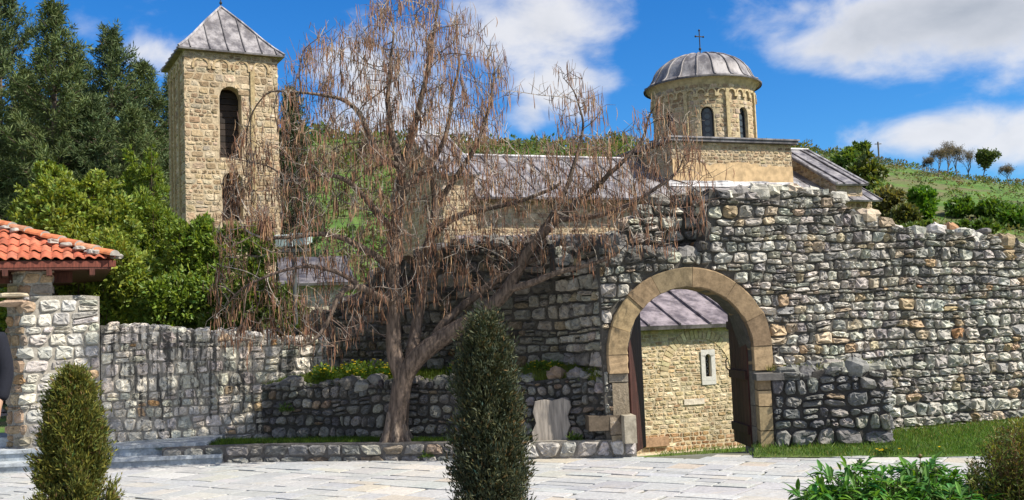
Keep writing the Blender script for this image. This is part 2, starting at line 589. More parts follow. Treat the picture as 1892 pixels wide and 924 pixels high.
M_RUBBLE = mat_stone('rough grey limestone', .8, .02, 13, .30)
M_DARKSTONE = mat_stone('stained dark limestone', .8, .02, 11, .30, pale=(.26, .25, .23), dirt=(.03, .028, .026))
M_POINTED = mat_stone('pointed pale limestone', .8, .014, 16, .12, streak=.85, pale=(.62, .60, .56), dirt=(.16, .145, .12))
M_CLEANWALL = mat_stone('pale dressed limestone', .7, .012, 16, .18, pale=(.62, .60, .56), dirt=(.2, .18, .15))
M_TUFF = mat_stone('golden tuff blocks', .6, .012, 10, .18, streak=.20, pale=(.58, .47, .28), dirt=(.22, .15, .075))
M_ARCH = mat_stone('brown sandstone', .45, .006, 9, .3, pale=(.33, .245, .15), dirt=(.10, .07, .042))
M_PAVESTEP = mat_stone('smooth blue grey stone', .15, .003, 8, .10, pale=(.42, .46, .49), dirt=(.28, .31, .33), rough=.7)


def mat_lead():
    m, n, b = newmat('weathered lead sheet')
    co = n.coord()
    t = tone_attr(n)
    a = n.noise(n.scalev(co, (1, 1, .35)), 2.6, 6, .65)
    f = n.noise(co, 14, 4, .6)
    c = n.mix(n.ramp(a, .36, .64), (.50, .48, .50), (1.38, 1.35, 1.34))
    c = n.mix(1.0, t, c, 'MULTIPLY')
    c = n.mix(n.m('MULTIPLY', n.ramp(f, .60, .75), .35), c, (.46, .45, .46))
    st_ = n.noise(n.scalev(co, (3.5, 3.5, .5)), 2.2, 6, .7, .3)
    c = n.mix(n.m('MULTIPLY', n.ramp(st_, .54, .68), .6), c, (.12, .105, .095))
    n.put(b.inputs['Base Color'], c)
    b.inputs['Metallic'].default_value = .2
    n.put(b.inputs['Roughness'], n.ramp(a, .3, .7, .48, .68))
    n.put(b.inputs['Normal'], n.bump(n.m('ADD', a, n.m('MULTIPLY', f, .2)), .35, .03))
    return m


M_LEAD = mat_lead()


def mat_tone(name, rough=.8, nscale=20, lo=.7, hi=1.25, bump=.3, dist=.004, spec=.3, stretch=(1, 1, 1), metal=0.0):
    m, n, b = newmat(name)
    co = n.scalev(n.coord(), stretch)
    a = n.noise(co, nscale, 5, .6)
    c = n.mix(n.ramp(a, .3, .7), (lo, lo, lo), (hi, hi, hi))
    n.put(b.inputs['Base Color'], n.mix(1.0, tone_attr(n), c, 'MULTIPLY'))
    b.inputs['Roughness'].default_value = rough
    b.inputs['Specular IOR Level'].default_value = spec
    b.inputs['Metallic'].default_value = metal
    n.put(b.inputs['Normal'], n.bump(a, bump, dist))
    return m


M_WOOD = mat_tone('dark red stained timber', .65, 9, .55, 1.3, .4, .004, stretch=(5, 5, .7))
M_BARK = mat_tone('ridged grey brown bark', .95, 9, .45, 1.5, 1.0, .03, stretch=(3.2, 3.2, .6))
M_TWIG = mat_tone('bare twig bark', .9, 7, .6, 1.5, .2, .002)
M_IRON = mat_tone('dark iron', .55, 20, .8, 1.2, .1, .001)
M_PAINT = mat_tone('painted metal', .45, 12, .92, 1.06, .05, .001, spec=.5)
M_PLASTER = mat_tone('old lime plaster', .92, 5, .72, 1.15, .5, .01)
M_WHITESTONE = mat_tone('white marble trim', .7, 12, .85, 1.1, .2, .003)
M_CLOTH = mat_tone('woven cloth', .95, 60, .85, 1.1, .3, .002)
M_SKIN = mat_tone('skin', .55, 20, .95, 1.05, .05, .001)
M_TILE = mat_tone('fired roof tile', .8, 11, .72, 1.18, .3, .004)
M_SLAB = mat_tone('grey brown grained slab', .85, 5, .62, 1.2, .5, .006, stretch=(6, 6, .5))


def mat_glass():
    m, n, b = newmat('dark leaded glass')
    n.put(b.inputs['Base Color'], tone_attr(n))
    b.inputs['Roughness'].default_value = .22
    b.inputs['Specular IOR Level'].default_value = .5
    return m


M_GLASS = mat_glass()


def mat_leaf(name, trans=.35, rough=.5, spec=.35):
    m, n, b = newmat(name)
    t = tone_attr(n)
    n.put(b.inputs['Base Color'], t)
    b.inputs['Roughness'].default_value = rough
    b.inputs['Specular IOR Level'].default_value = spec
    tr = n.new('ShaderNodeBsdfTranslucent')
    n.put(tr.inputs['Color'], n.mix(1.0, t, (1.3, 1.25, .55), 'MULTIPLY'))
    mx = n.new('ShaderNodeMixShader')
    mx.inputs[0].default_value = trans
    nt_ = m.node_tree
    nt_.links.new(b.outputs[0], mx.inputs[1]); nt_.links.new(tr.outputs[0], mx.inputs[2])
    nt_.links.new(mx.outputs[0], nt_.nodes['Material Output'].inputs[0])
    return m


M_LEAF = mat_leaf('leaf')
M_NEEDLE = mat_leaf('needle', .12, .6, .25)
M_GRASS = mat_leaf('grass blade', .4, .55, .25)
M_POD = mat_leaf('dry seed pod', .15, .7, .2)


def mat_ground():
    m, n, b = newmat('turf and earth')
    co = n.coord()
    a = n.noise(co, .35, 6, .6); c = n.noise(co, .05, 5, .6, .4); f = n.noise(co, 3.0, 5, .7)
    g = n.mix(n.ramp(a, .35, .65), (.058, .120, .018), (.10, .178, .032))
    g = n.mix(n.m('MULTIPLY', n.ramp(n.noise(n.scalev(co, (1, 2.2, 1)), .085, 7, .68, .6), .50, .60), .75), g, (.115, .095, .050))
    g = n.mix(n.ramp(c, .50, .62), g, (.14, .125, .06))
    g = n.mix(n.m('MULTIPLY', n.ramp(f, .55, .75), .5), g, (.045, .055, .02))
    n.put(b.inputs['Base Color'], g)
    b.inputs['Roughness'].default_value = 1
    n.put(b.inputs['Normal'], n.bump(n.m('ADD', f, a), .8, .15))
    return m


M_GROUND = mat_ground()


def mat_paving():
    m, n, b = newmat('pale riven flagstones')
    co = n.coord()
    mp = n.new('ShaderNodeMapping')
    n.put(mp.inputs[0], co)
    mp.inputs['Rotation'].default_value = (0, 0, rad(-20))
    st = n.noise(n.scalev(mp.outputs[0], (1.0, 3.2, 1)), 1.3, 7, .68, .4)
    big = n.noise(co, .7, 5, .6)
    col = n.mix(n.m('MULTIPLY', n.ramp(st, .54, .72), .5), tone_attr(n), (.47, .40, .30))
    col = n.mix(n.m('MULTIPLY', n.ramp(big, .50, .70), .32), col, (.29, .30, .315))
    dk = n.noise(n.scalev(mp.outputs[0], (.9, 2.4, 1)), 3.4, 7, .72, .5)
    col = n.mix(n.m('MULTIPLY', n.ramp(dk, .55, .70), .45), col, (.20, .195, .18))
    fine = n.noise(co, 30, 5, .7)
    col = n.mix(1.0, col, n.mix(n.ramp(fine, .3, .7), (.80, .80, .80), (1.12, 1.12, 1.12)), 'MULTIPLY')
    n.put(b.inputs['Base Color'], col)
    b.inputs['Roughness'].default_value = .8
    n.put(b.inputs['Normal'], n.bump(n.m('ADD', n.noise(co, 7, 6, .65), n.m('MULTIPLY', fine, .3)), .6, .012))
    return m


M_PAVING = mat_paving()

# ------------------------------------------------------------------ palettes
P_RUBBLE = [((.375, .355, .315), 5), ((.44, .415, .365), 5), ((.28, .268, .245), 4), ((.49, .465, .405), 3), ((.42, .35, .255), 1.8), ((.40, .30, .19), .7), ((.36, .20, .11), .12), ((.16, .152, .142), 2.2)]
P_LOW = [((.15, .143, .13), 4), ((.20, .187, .165), 4), ((.11, .105, .10), 3), ((.25, .23, .195), 2), ((.20, .15, .105), 1.2)]
P_POINTED = [((.62, .565, .475), 5), ((.53, .49, .42), 4), ((.67, .61, .51), 4), ((.45, .42, .375), 2.5), ((.55, .41, .25), .8), ((.52, .32, .15), .35)]
P_TUFF = [((.385, .285, .175), 5), ((.43, .33, .215), 4), ((.32, .228, .138), 3), ((.47, .375, .26), 3), ((.26, .178, .108), 1.8), ((.36, .295, .215), 1.5)]
P_PIER = [((.165, .163, .157), 4), ((.21, .204, .19), 3), ((.12, .12, .122), 3), ((.27, .255, .225), 1.2), ((.21, .16, .11), .6)]
MORT_TUFF = (.43, .34, .225)


# ------------------------------------------------------------------ terrain
def sstep(a, b, x):
    t = np.clip((x - a) / (b - a), 0, 1)
    return t * t * (3 - 2 * t)


_tr = np.random.default_rng(5)
_tp = [( _tr.uniform(0, 6.28), _tr.uniform(.6, 1.4), _tr.uniform(-1, 1)) for _ in range(6)]


def terrain(x, y):
    x = np.asarray(x, float); y = np.asarray(y, float)
    y0 = np.interp(x, [0, 2.2], [15.6, 12.7])
    z = -1.42 * sstep(0, 3.2, y - y0)
    ridge = np.interp(x, [-220, -90, -40, -5, 20, 36, 52, 66, 78, 95, 130, 260], [46, 44, 40, 36.5, 36, 33.5, 32.4, 29.6, 26.2, 24.3, 22, 16])
    t = np.clip((y - 62) / (190 - 62), 0, 1)
    prof_ = .72 * t + .28 * t * t * (3 - 2 * t)
    hill = prof_ * (ridge + 1)
    back = 1 - .35 * sstep(200, 380, y)
    wv = sum(np.sin(x * .045 * f + y * .03 * f * s + p) * .35 for p, f, s in _tp)
    return z + hill * back + wv * sstep(70, 120, y) * 1.0


def build_ground():
    ys = np.concatenate([np.arange(-30, 12, 3.0), np.arange(12, 22, .5), np.arange(22, 60, 3), np.arange(60, 215, 3.0), np.arange(215, 420, 12), [900, 2500]])
    xs = np.concatenate([[-2500, -800], np.arange(-260, -60, 10), np.arange(-60, 130, 3.0), np.arange(130, 300, 10), [900, 2500]])
    X, Y = np.meshgrid(xs, ys)
    Z = terrain(X, Y)
    V = np.stack([X, Y, Z], -1).reshape(-1, 3)
    nx = len(xs)
    q = [(j * nx + i, j * nx + i + 1, (j + 1) * nx + i + 1, (j + 1) * nx + i) for j in range(len(ys) - 1) for i in range(nx - 1)]
    G = Geo(); G.add(V, quads=q, col=(.1, .14, .04))
    kind(G.build('ground', M_GROUND, smooth=True), 'structure')


build_ground()

# main plan points -------------------------------------------------
GL = gnd(1120, 842); GR = gnd(1428, 838)                       # outer edges of the gate at the ground
gate_dir = Vector((math.cos(rad(7)), math.sin(rad(7)), 0))
GM = (GL + GR) / 2; GM.z = 0
half = (GR - GL).length / 2
GLp = GM - gate_dir * half; GRp = GM + gate_dir * half
wr = rad(20.5)
WR_END = Vector((GRp.x + 7.5 * math.cos(wr), GRp.y + 7.5 * math.sin(wr), 0))
WL_END = at(560, 640, 16.2)
WL_MID = at(1040, 640, 13.98)
_e = at(1124, 640, GLp.y + .03)
PATH_L = Path([(WL_END.x, WL_END.y), (WL_MID.x, WL_MID.y), (_e.x, _e.y)])
PATH_G = Path([(GLp.x, GLp.y), (GRp.x, GRp.y), (WR_END.x, WR_END.y)])
KERB = [gnd(300, 862), gnd(480, 855.5), gnd(700, 854), gnd(900, 852.5), gnd(1050, 850), gnd(1177, 847)]

# paving: a joint bed and individually laid flagstones as one ground surface
def build_paving():
    G = Geo()
    lawn_l, lawn_r = gnd(1400, 846), gnd(1900, 842)
    pts = [(-14, -6), (12, -6), (12, lawn_r.y + .3), (lawn_r.x, lawn_r.y + .25), (lawn_l.x, lawn_l.y + .2),
           (GRp.x - .25, GRp.y - .42), (GLp.x + .2, GLp.y - .42), (KERB[-1].x, KERB[-1].y + .12)] + [(k.x, k.y + .12) for k in KERB[::-1][1:]] + [(-14, KERB[0].y + .12)]
    P = np.array(pts)
    def inside(x, y):
        c = np.zeros(np.shape(x), bool); j = len(P) - 1
        for i in range(len(P)):
            xi, yi = P[i]; xj, yj = P[j]
            c ^= ((yi > y) != (yj > y)) & (x < (xj - xi) * (y - yi) / (yj - yi + 1e-12) + xi)
            j = i
        return c
    rng = np.random.default_rng(55)
    a = rad(-33)
    ca, sa = math.cos(a), math.sin(a)
    quads = []; cols = []
    v = -16.0
    while v < 16:
        h = rng.choice([.22, .30, .36, .42]) * rng.uniform(.92, 1.08)
        u = -20.0 - rng.uniform(0, .6)
        while u < 20:
            L = rng.uniform(.28, .62)
            parts = [(u, v, L, h)]
            if h > .33 and rng.random() < .18:
                f = rng.uniform(.4, .6); parts = [(u, v, L, h * f), (u, v + h * f, L, h * (1 - f))]
            for (u0, v0, l0, h0) in parts:
                g = rng.uniform(.004, .011)
                c = np.array([(u0 + g, v0 + g), (u0 + l0 - g, v0 + g), (u0 + l0 - g, v0 + h0 - g), (u0 + g, v0 + h0 - g)]) + rng.normal(0, .011, (4, 2))
                quads.append(c)
            u += L
        v += h
    Q = np.array(quads)
    X = Q[..., 0] * ca - Q[..., 1] * sa; Y = Q[..., 0] * sa + Q[..., 1] * ca + 6
    mx, my = X.mean(1), Y.mean(1)
    keep = inside(mx, my) & (my > 6.2) & (np.abs(mx) < .62 * my + .6)
    X, Y = X[keep], Y[keep]
    K = len(X)
    z0 = .016 + rng.normal(0, .0028, (K, 1)); tilt = rng.normal(0, .0022, (K, 4))
    top = np.stack([X, Y, z0 + tilt], -1)
    c0 = top.mean(1, keepdims=True)
    inn = c0 + (top - c0) * .955; inn[..., 2] += .003
    bot = top.copy(); bot[..., 2] = 0
    V = np.concatenate([inn, top, bot], 1)
    f = np.array([(0, 1, 2, 3)] + [(4 + i, 4 + (i + 1) % 4, (i + 1) % 4, i) for i in range(4)] + [(8 + i, 8 + (i + 1) % 4, 4 + (i + 1) % 4, 4 + i) for i in range(4)])
    off = (np.arange(K) * 12)[:, None, None]
    colr = pick(rng, [((.39, .39, .383), 4), ((.425, .418, .403), 4), ((.375, .38, .385), 2.4), ((.46, .44, .40), 1.4), ((.43, .385, .32), .5)], K, .05)
    G.add(V.reshape(-1, 3), quads=(f[None] + off).reshape(-1, 4), col=np.repeat(colr, len(f), 0))
    bx_ = [(-14, 2), (12, 2), (12, lawn_r.y + .3), (lawn_l.x, lawn_l.y + .2), (GRp.x - .25, GRp.y - .06), (GLp.x + .2, GLp.y - .06), (KERB[-1].x, KERB[-1].y + .12)] + [(k.x, k.y + .12) for k in KERB[::-1][1:]] + [(-14, KERB[0].y + .12)]
    base = G.n
    V = [(x, y, .004) for x, y in bx_] + [(0, 8, .004)]
    G.add(V, tris=[(len(bx_), i, (i + 1) % len(bx_)) for i in range(len(bx_))], col=(.13, .13, .095))
    kind(G.build('paving', M_PAVING), 'structure')


build_paving()


# ------------------------------------------------------------------ the great gate wall
def gate_wall():
    p = PATH_G
    uc, zc = p.pix(1272, 650)
    r_in = (p.pix(1388, 650)[0] - p.pix(1157, 650)[0]) / 2
    r_out = (p.pix(1423, 650)[0] - p.pix(1122, 650)[0]) / 2
    uc = (p.pix(1388, 650)[0] + p.pix(1157, 650)[0]) / 2
    root = thing('gate_wall', 'tall ruined grey rubble stone wall pierced by the round arched gateway', 'wall', (GM.x, GM.y, 0))
    ustep = p.pix(1313, 420)[0]
    left = [(560, 590), (600, 575), (650, 545), (690, 515), (720, 490), (780, 462), (850, 452), (1000, 450), (1126, 458)]
    over = [(1110, 458), (1150, 462), (1250, 470), (1305, 472)]
    right = [(1316, 358), (1420, 354), (1500, 352), (1540, 362), (1562, 384), (1600, 398), (1650, 420), (1700, 432), (1760, 430), (1830, 434), (1880, 452), (1960, 480), (2080, 520)]
    uL, zL = PATH_L.prof(left)
    ul, zl = p.prof(over); ur, zr = p.prof(right)
    ul[-1] = ustep - .005; ur[0] = ustep + .005
    U = np.concatenate([ul, ur]); Z = np.concatenate([zl, zr])
    rg = np.random.default_rng(3)
    uu = np.arange(0, p.len, .16); jag = rg.normal(0, .035, len(uu))
    top = lambda u: np.interp(u, U, Z) + np.interp(u, uu, jag)
    zsp = zc
    op = [(uc, r_in, -.3, zsp)]
    G = Geo()
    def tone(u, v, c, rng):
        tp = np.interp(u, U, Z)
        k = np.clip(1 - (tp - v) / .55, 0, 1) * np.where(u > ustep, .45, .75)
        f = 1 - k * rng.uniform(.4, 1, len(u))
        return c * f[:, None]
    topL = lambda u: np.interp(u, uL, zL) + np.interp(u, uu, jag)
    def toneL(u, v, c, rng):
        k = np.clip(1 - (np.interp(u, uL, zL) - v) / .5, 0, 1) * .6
        lft = np.clip((PATH_L.len - .5 - u) / 1.4, 0, 1) * .5 + .12  # left stretch darkened, fading out rightward, to stand in for its shade
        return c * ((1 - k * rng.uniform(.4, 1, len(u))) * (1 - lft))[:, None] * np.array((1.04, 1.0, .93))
    clear = r_out - r_in - .005
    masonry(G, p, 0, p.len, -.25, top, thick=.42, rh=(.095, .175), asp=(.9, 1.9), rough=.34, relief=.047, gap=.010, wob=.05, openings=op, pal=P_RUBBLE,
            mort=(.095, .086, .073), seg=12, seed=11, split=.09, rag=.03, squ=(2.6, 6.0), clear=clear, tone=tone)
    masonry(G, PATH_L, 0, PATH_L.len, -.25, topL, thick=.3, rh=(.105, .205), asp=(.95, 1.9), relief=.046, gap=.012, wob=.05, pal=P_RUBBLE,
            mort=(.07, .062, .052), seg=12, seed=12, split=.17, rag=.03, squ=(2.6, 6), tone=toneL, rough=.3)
    crest(G, PATH_L, .0, PATH_L.len, topL, .5, .24, [((.12, .115, .11), 2), ((.18, .17, .16), 2), ((.09, .085, .08), 1)], 15)
    crest(G, p, .0, ustep - .05, lambda u: top(u), .75, .24, [((.12, .115, .11), 2), ((.18, .17, .16), 2), ((.09, .085, .08), 1)], 5)
    crest(G, p, ustep + .08, p.len, lambda u: top(u), .75, .23, P_RUBBLE, 6)
    # the setback stretch of wall behind and above the left side of the arch
    off = .62
    a = p.xyz(np.array(ustep - 1.95), 0, np.array(-off)); b = p.xyz(np.array(ustep + .1), 0, np.array(-off))
    p2 = Path([(a[0], a[1]), (b[0], b[1])])
    u2, z2 = p2.prof([(1120, 455), (1150, 420), (1185, 392), (1215, 378), (1250, 368), (1312, 362)])
    t2 = lambda u: np.interp(u, u2, z2) + np.interp(u, uu, jag)
    masonry(G, p2, 0, p2.len, zc + r_out - .02, t2, thick=.5, rh=(.10, .19), asp=(.95, 1.9), relief=.055, gap=.016, wob=.04, pal=P_RUBBLE, mort=(.085, .078, .068), seed=19, rag=.03, squ=(2.3, 4.6))
    crest(G, p2, 0, p2.len, t2, .5, .22, P_RUBBLE, 8)
    # end faces of the higher right block, looking over the step
    ztop_l = float(np.interp(ustep - .02, U, Z)); ztop_r = float(np.interp(ustep + .02, U, Z))
    fr = p.xyz(np.array(ustep), 0, np.array(.0)); bk = p.xyz(np.array(ustep), 0, np.array(-.75))
    p3 = Path([(bk[0], bk[1]), (fr[0], fr[1])])
    masonry(G, p3, 0, p3.len, ztop_l - .1, ztop_r, thick=.05, rh=(.12, .2), asp=(1, 1.7), relief=.05, pal=P_RUBBLE, mort=(.085, .078, .068), seed=23, back=False)
    # dressed jamb blocks below the springing
    zimp_l = p.pix(1140, 690)[1]; zimp_r = p.pix(1405, 684)[1]
    rng = np.random.default_rng(9)
    for side, zt in ((-1, zimp_l), (1, zimp_r)):
        z = -.1
        wdt = r_out - r_in
        while z < zt - .02:
            h = min(rng.uniform(.22, .42), zt - z)
            if zt - z - h < .1: h = zt - z
            ua, ub = sorted((uc + side * r_in, uc + side * (r_out - rng.uniform(0, .05))))
            V = [p.xyz(np.array(u), zz, np.array(d)) for u in (ua, ub) for zz in (z + .006, z + h - .006) for d in (.035 + rng.normal(0, .006), -.40)]
            G.add(V, quads=[(0, 1, 3, 2), (4, 6, 7, 5), (0, 4, 5, 1), (2, 3, 7, 6), (0, 2, 6, 4), (1, 5, 7, 3)],
                  col=pick(rng, [((.22, .195, .155), 2), ((.25, .21, .15), 1)], 1)[0])
            z += h
    G.build('masonry', M_RUBBLE, root)
    # the arch ring
    A = Geo()
    cuts = [-.30, .04, .44, .93, 1.50, 2.02, 2.38, 2.80, 3.14, 3.46]
    zi = {0: zimp_r, 1: zimp_l}
    for k in range(len(cuts) - 1):
        a0, a1 = cuts[k] + .0025, cuts[k + 1] - .0025
        d0 = .082 + rng.normal(0, .006)
        m = 7
        rows = []
        for i in range(m):
            a_ = a0 + (a1 - a0) * i / (m - 1)
            for r_, d in ((r_in, -.36), (r_in, d0 - .012), (r_in + .012, d0), (r_out - .012, d0), (r_out, d0 - .012), (r_out, -.3)):
                jr = rng.normal(0, .004)
                if 0 <= a_ <= math.pi:
                    u_, z_ = uc + (r_ + jr) * math.cos(a_), zc + (r_ + jr) * math.sin(a_)
                elif a_ < 0:
                    u_, z_ = uc + r_ + jr, zc + a_ * (zc - zimp_r) / .30
                else:
                    u_, z_ = uc - r_ + jr, zc - (a_ - math.pi) * (zc - zimp_l) / (3.46 - math.pi)
                rows.append(p.xyz(np.array(u_), z_, np.array(d + rng.normal(0, .002))))
        q = [(i * 6 + j, i * 6 + j + 1, (i + 1) * 6 + j + 1, (i + 1) * 6 + j) for i in range(m - 1) for j in range(5)]
        caps = [tuple(range(0, 4)), (0, 3, 4, 5), ((m - 1) * 6 + 3, (m - 1) * 6 + 2, (m - 1) * 6 + 1, (m - 1) * 6), ((m - 1) * 6 + 5, (m - 1) * 6 + 4, (m - 1) * 6 + 3, (m - 1) * 6)]
        A.add(rows, quads=q + caps, col=pick(rng, [((.27, .19, .108), 3), ((.235, .165, .095), 2), ((.30, .215, .125), 2)], 1, .10)[0])
    A.build('arch', M_ARCH, root)
    # two timber leaves swung inwards
    for side, ang in ((-1, 64), (1, 93)):
        D = Geo()
        hinge = p.xyz(np.array(uc + side * (r_in - .02)), 0, np.array(-.13))
        gt = np.array((gate_dir.x, gate_dir.y)); gn = np.array((gate_dir.y, -gate_dir.x))
        a_ = rad(ang)
        dv = -side * gt * math.cos(a_) - gn * math.sin(a_)
        tv = np.array((dv[1], -dv[0]))
        npl = 6; wl = r_in - .03
        for i in range(npl):
            s0, s1 = wl * i / npl + .003, wl * (i + 1) / npl - .003
            hh = []
            for s_ in (s0, s1):
                hh.append(zc + math.sqrt(max(0.0, r_in ** 2 - (r_in - s_) ** 2)) - .02)
            P4 = [(hinge[0] + dv[0] * s_, hinge[1] + dv[1] * s_, z_) for s_, z_ in ((s0, .03), (s1, .03), (s1, hh[1]), (s0, hh[0]))]
            D.poly_prism(P4, (tv[0] * .045, tv[1] * .045, 0), col=tuple(np.array((.060, .022, .017)) * rng.uniform(.8, 1.2)))
        for zb in (.25, .95, 1.6):
            c = (hinge[0] + dv[0] * wl * .5 - tv[0] * .016, hinge[1] + dv[1] * wl * .5 - tv[1] * .016, zb)
            D.box(c, (wl * .96, .03, .11), rz=math.atan2(dv[1], dv[0]), col=(.05, .019, .015))
        d = D.build('gate_door', M_WOOD, root)
        H = Geo()
        c = (hinge[0] + dv[0] * (wl - .08) - tv[0] * .05, hinge[1] + dv[1] * (wl - .08) - tv[1] * .05)
        H.tube([(c[0], c[1], 1.0), (c[0] - tv[0] * .03, c[1] - tv[1] * .03, 1.03), (c[0] - tv[0] * .03, c[1] - tv[1] * .03, 1.13), (c[0], c[1], 1.16)], .009, 6, col=(.03, .03, .03))
        H.build('handle', M_IRON, d)
    return uc, zc, r_in, r_out


gate_wall()


# ------------------------------------------------------------------ wall with pale pointed stone, left
LW_A = at(44, 826, 14.25); LW_B = at(492, 800, 15.55)
lw_dir = (LW_B - LW_A); lw_dir.z = 0; lw_dir.normalize()
LW_C = LW_B + lw_dir * 1.25
def left_wall():
    back = Vector((-lw_dir.y, lw_dir.x, 0))
    a0 = LW_A + Vector((-.36, .27, 0))
    p = Path([(a0.x, a0.y), (LW_A.x, LW_A.y), (LW_C.x, LW_C.y)])
    lat = .45
    u1, z1 = p.prof([(60, 545), (183, 547)])
    uend = p.pix(184, 590)[0]
    ur, zr = p.prof([(186, 601), (250, 606), (330, 612), (420, 616), (520, 623), (600, 630)])
    U = np.concatenate([[0, lat, uend - .22, uend - .21, uend, uend + .01], ur[1:]])
    za = float(z1.mean())
    Z = np.concatenate([[za, za, za, za + .0, za - .02, zr[0]], zr[1:]])
    top = lambda u: np.interp(u, U, Z)
    root = thing('garden_wall', 'pale mortared stone wall with black rain streaks beside the tiled porch', 'wall', (LW_A.x, LW_A.y, .3))
    G = Geo()
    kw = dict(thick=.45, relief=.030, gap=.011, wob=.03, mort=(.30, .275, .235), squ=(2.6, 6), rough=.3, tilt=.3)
    masonry(G, p, 0, uend, -.5, top, rh=(.11, .20), asp=(1.1, 2.1), pal=[((.47, .445, .40), 5), ((.41, .395, .365), 4), ((.52, .485, .425), 4), ((.36, .345, .32), 2), ((.50, .37, .21), .7)], seed=31, split=.08, tone=lambda u, v, c, r: np.where((u < lat)[:, None], pick(r, [((.34, .25, .165), 3), ((.29, .245, .195), 3), ((.38, .24, .13), 1)], len(u)), c), **kw)  # left side face gets browner, darker stones that also stand in for its shade
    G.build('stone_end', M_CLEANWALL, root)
    G = Geo()
    masonry(G, p, uend + .012, p.len, -.5, top, rh=(.10, .20), asp=(.8, 1.6), pal=P_POINTED, seed=32, split=.12, **kw)
    crest(G, p, uend + .05, p.len, top, .42, .2, P_POINTED, 33, drop=.6, skip=.05)
    G.build('streaked_face', M_POINTED, root)


left_wall()


# ------------------------------------------------------------------ low terrace wall under the tree, kerb, and their soil
LT_A = gnd(486, 812, .22); LT_B = at(1142, 815, 13.02)
print('DEPTHS', LW_A, LW_B, LW_C, LT_A, LT_B, WL_END, WL_MID, GM, KERB[0], KERB[-1])
def terrace():
    lm = at(1066, 815, 13.36)
    p = Path([(LT_A.x, LT_A.y), (lm.x, lm.y), (LT_B.x, LT_B.y)])
    ut, zt = p.prof([(490, 712), (600, 712), (720, 710), (850, 706), (980, 702), (1060, 700), (1110, 706), (1150, 698), (1172, 700)])
    rg = np.random.default_rng(4); uu = np.arange(0, p.len, .2); jag = rg.normal(0, .02, len(uu))
    top = lambda u: np.interp(u, ut, zt) + np.interp(u, uu, jag)
    root = thing('terrace_wall', 'low dark stained stone retaining wall behind the bare tree', 'wall', ((LT_A.x + LT_B.x) / 2, (LT_A.y + LT_B.y) / 2, .15))
    G = Geo()
    masonry(G, p, 0, p.len, -.1, top, thick=.26, rh=(.10, .20), asp=(.9, 1.5), relief=.05, gap=.015, wob=.07, pal=P_LOW, mort=(.05, .046, .04), seed=41, split=.2, squ=(2.1, 3.0), rag=.03)
    crest(G, p, 0, p.len - .2, top, .35, .2, P_LOW + [((.22, .21, .19), 1.5)], 42)
    G.build('masonry', M_DARKSTONE, root)
    # squared blocks built into the right hand end
    B = Geo()
    def blk(pxa, pya, pxb, pyb, d0, d1, col):
        ua, za = p.pix(pxa, pyb); ub, zb = p.pix(pxb, pya)
        cc = (p.xyz(np.array((ua + ub) / 2), (za + zb) / 2, np.array((d0 + d1) / 2)))
        B.box(cc, (ub - ua, d1 - d0, zb - za), rz=math.atan2(p.t[-1][1], p.t[-1][0]), col=col)
    def bx(pxa, pya, pxb, pyb, Y, dep, col):
        a = at(pxa, pyb, Y); b = at(pxb, pya, Y)
        B.box(((a.x + b.x) / 2, Y + dep / 2, (a.z + b.z) / 2), (b.x - a.x, dep, b.z - a.z), rz=rad(5), col=col)
    bx(1086, 767, 1148, 797, 12.98, .4, (.11, .085, .06))
    bx(1153, 768, 1173, 820, 12.80, .34, (.34, .30, .23))
    B.build('dressed_block', M_ARCH, root)
    # kerb
    pk = Path([(k.x, k.y) for k in KERB])
    kr = thing('kerb_wall', 'knee high kerb of squared stones along the edge of the paving', 'kerb', (pk.xyz(np.array(pk.len / 2), 0, np.array(0.))).tolist())
    G = Geo()
    zt_ = lambda u: np.interp(u, [0, pk.len], [.24, .235])
    usplit = pk.pix(960, 840)[0]
    masonry(G, pk, 0, usplit, -.06, zt_, thick=.22, rh=(.26, .30), asp=(.55, 1.35), relief=.03, gap=.012, wob=.008, pal=[((.17, .165, .155), 3), ((.24, .23, .21), 3), ((.30, .285, .25), 2), ((.2, .16, .12), 1)], mort=(.12, .11, .10), seed=51, split=.12, squ=(3, 6), rough=.3)
    masonry(G, pk, usplit + .002, pk.len, -.06, zt_, thick=.22, rh=(.26, .30), asp=(.4, 1.2), relief=.03, gap=.012, wob=.008, pal=[((.42, .40, .36), 3), ((.34, .32, .29), 2), ((.48, .46, .42), 2)], mort=(.22, .2, .17), seed=52, split=.05, squ=(3, 6), rough=.3)
    G.build('masonry', M_RUBBLE, kr)
    # soil behind kerb and terrace top
    def soil(name, a_pts, b_pts, za, zb, m=M_GROUND):
        k = len(a_pts)
        V = [(q[0], q[1], z) for q, z in zip(a_pts, za)] + [(q[0], q[1], z) for q, z in zip(b_pts, zb)]
        V += [(q[0], q[1], z - .6) for q, z in zip(a_pts, za)]
        G = Geo()
        G.add(V, quads=[(i, i + 1, k + i + 1, k + i) for i in range(k - 1)] + [(2 * k + i, 2 * k + i + 1, i + 1, i) for i in range(k - 1)])
        kind(G.build(name, m), 'structure')
    kk = [pk.xyz(np.array(u), 0, np.array(-.05)) for u in np.linspace(.05, pk.len - .02, 9)]
    tt = [p.xyz(np.array(u), 0, np.array(-.05)) for u in np.linspace(-.0, p.len, 9)]
    tt[0] = np.array((LW_A.x + .6, LW_A.y + .6, 0)); tt[1] = np.array((LT_A.x - .6, LT_A.y + .1, 0))
    soil('lawn', kk, tt, [.215] * 9, np.linspace(.25, .2, 9))
    ta = [p.xyz(np.array(u), 0, np.array(-.04)) for u in np.linspace(0, p.len - .05, 9)]
    wb = [PATH_L.xyz(np.array(u), 0, np.array(-.1)) for u in np.linspace(0, PATH_L.len, 9)]
    soil('terrace', ta, wb, [float(top(u)) - .05 for u in np.linspace(0, p.len - .05, 9)], [float(top(u)) + .12 for u in np.linspace(0, p.len - .05, 9)])
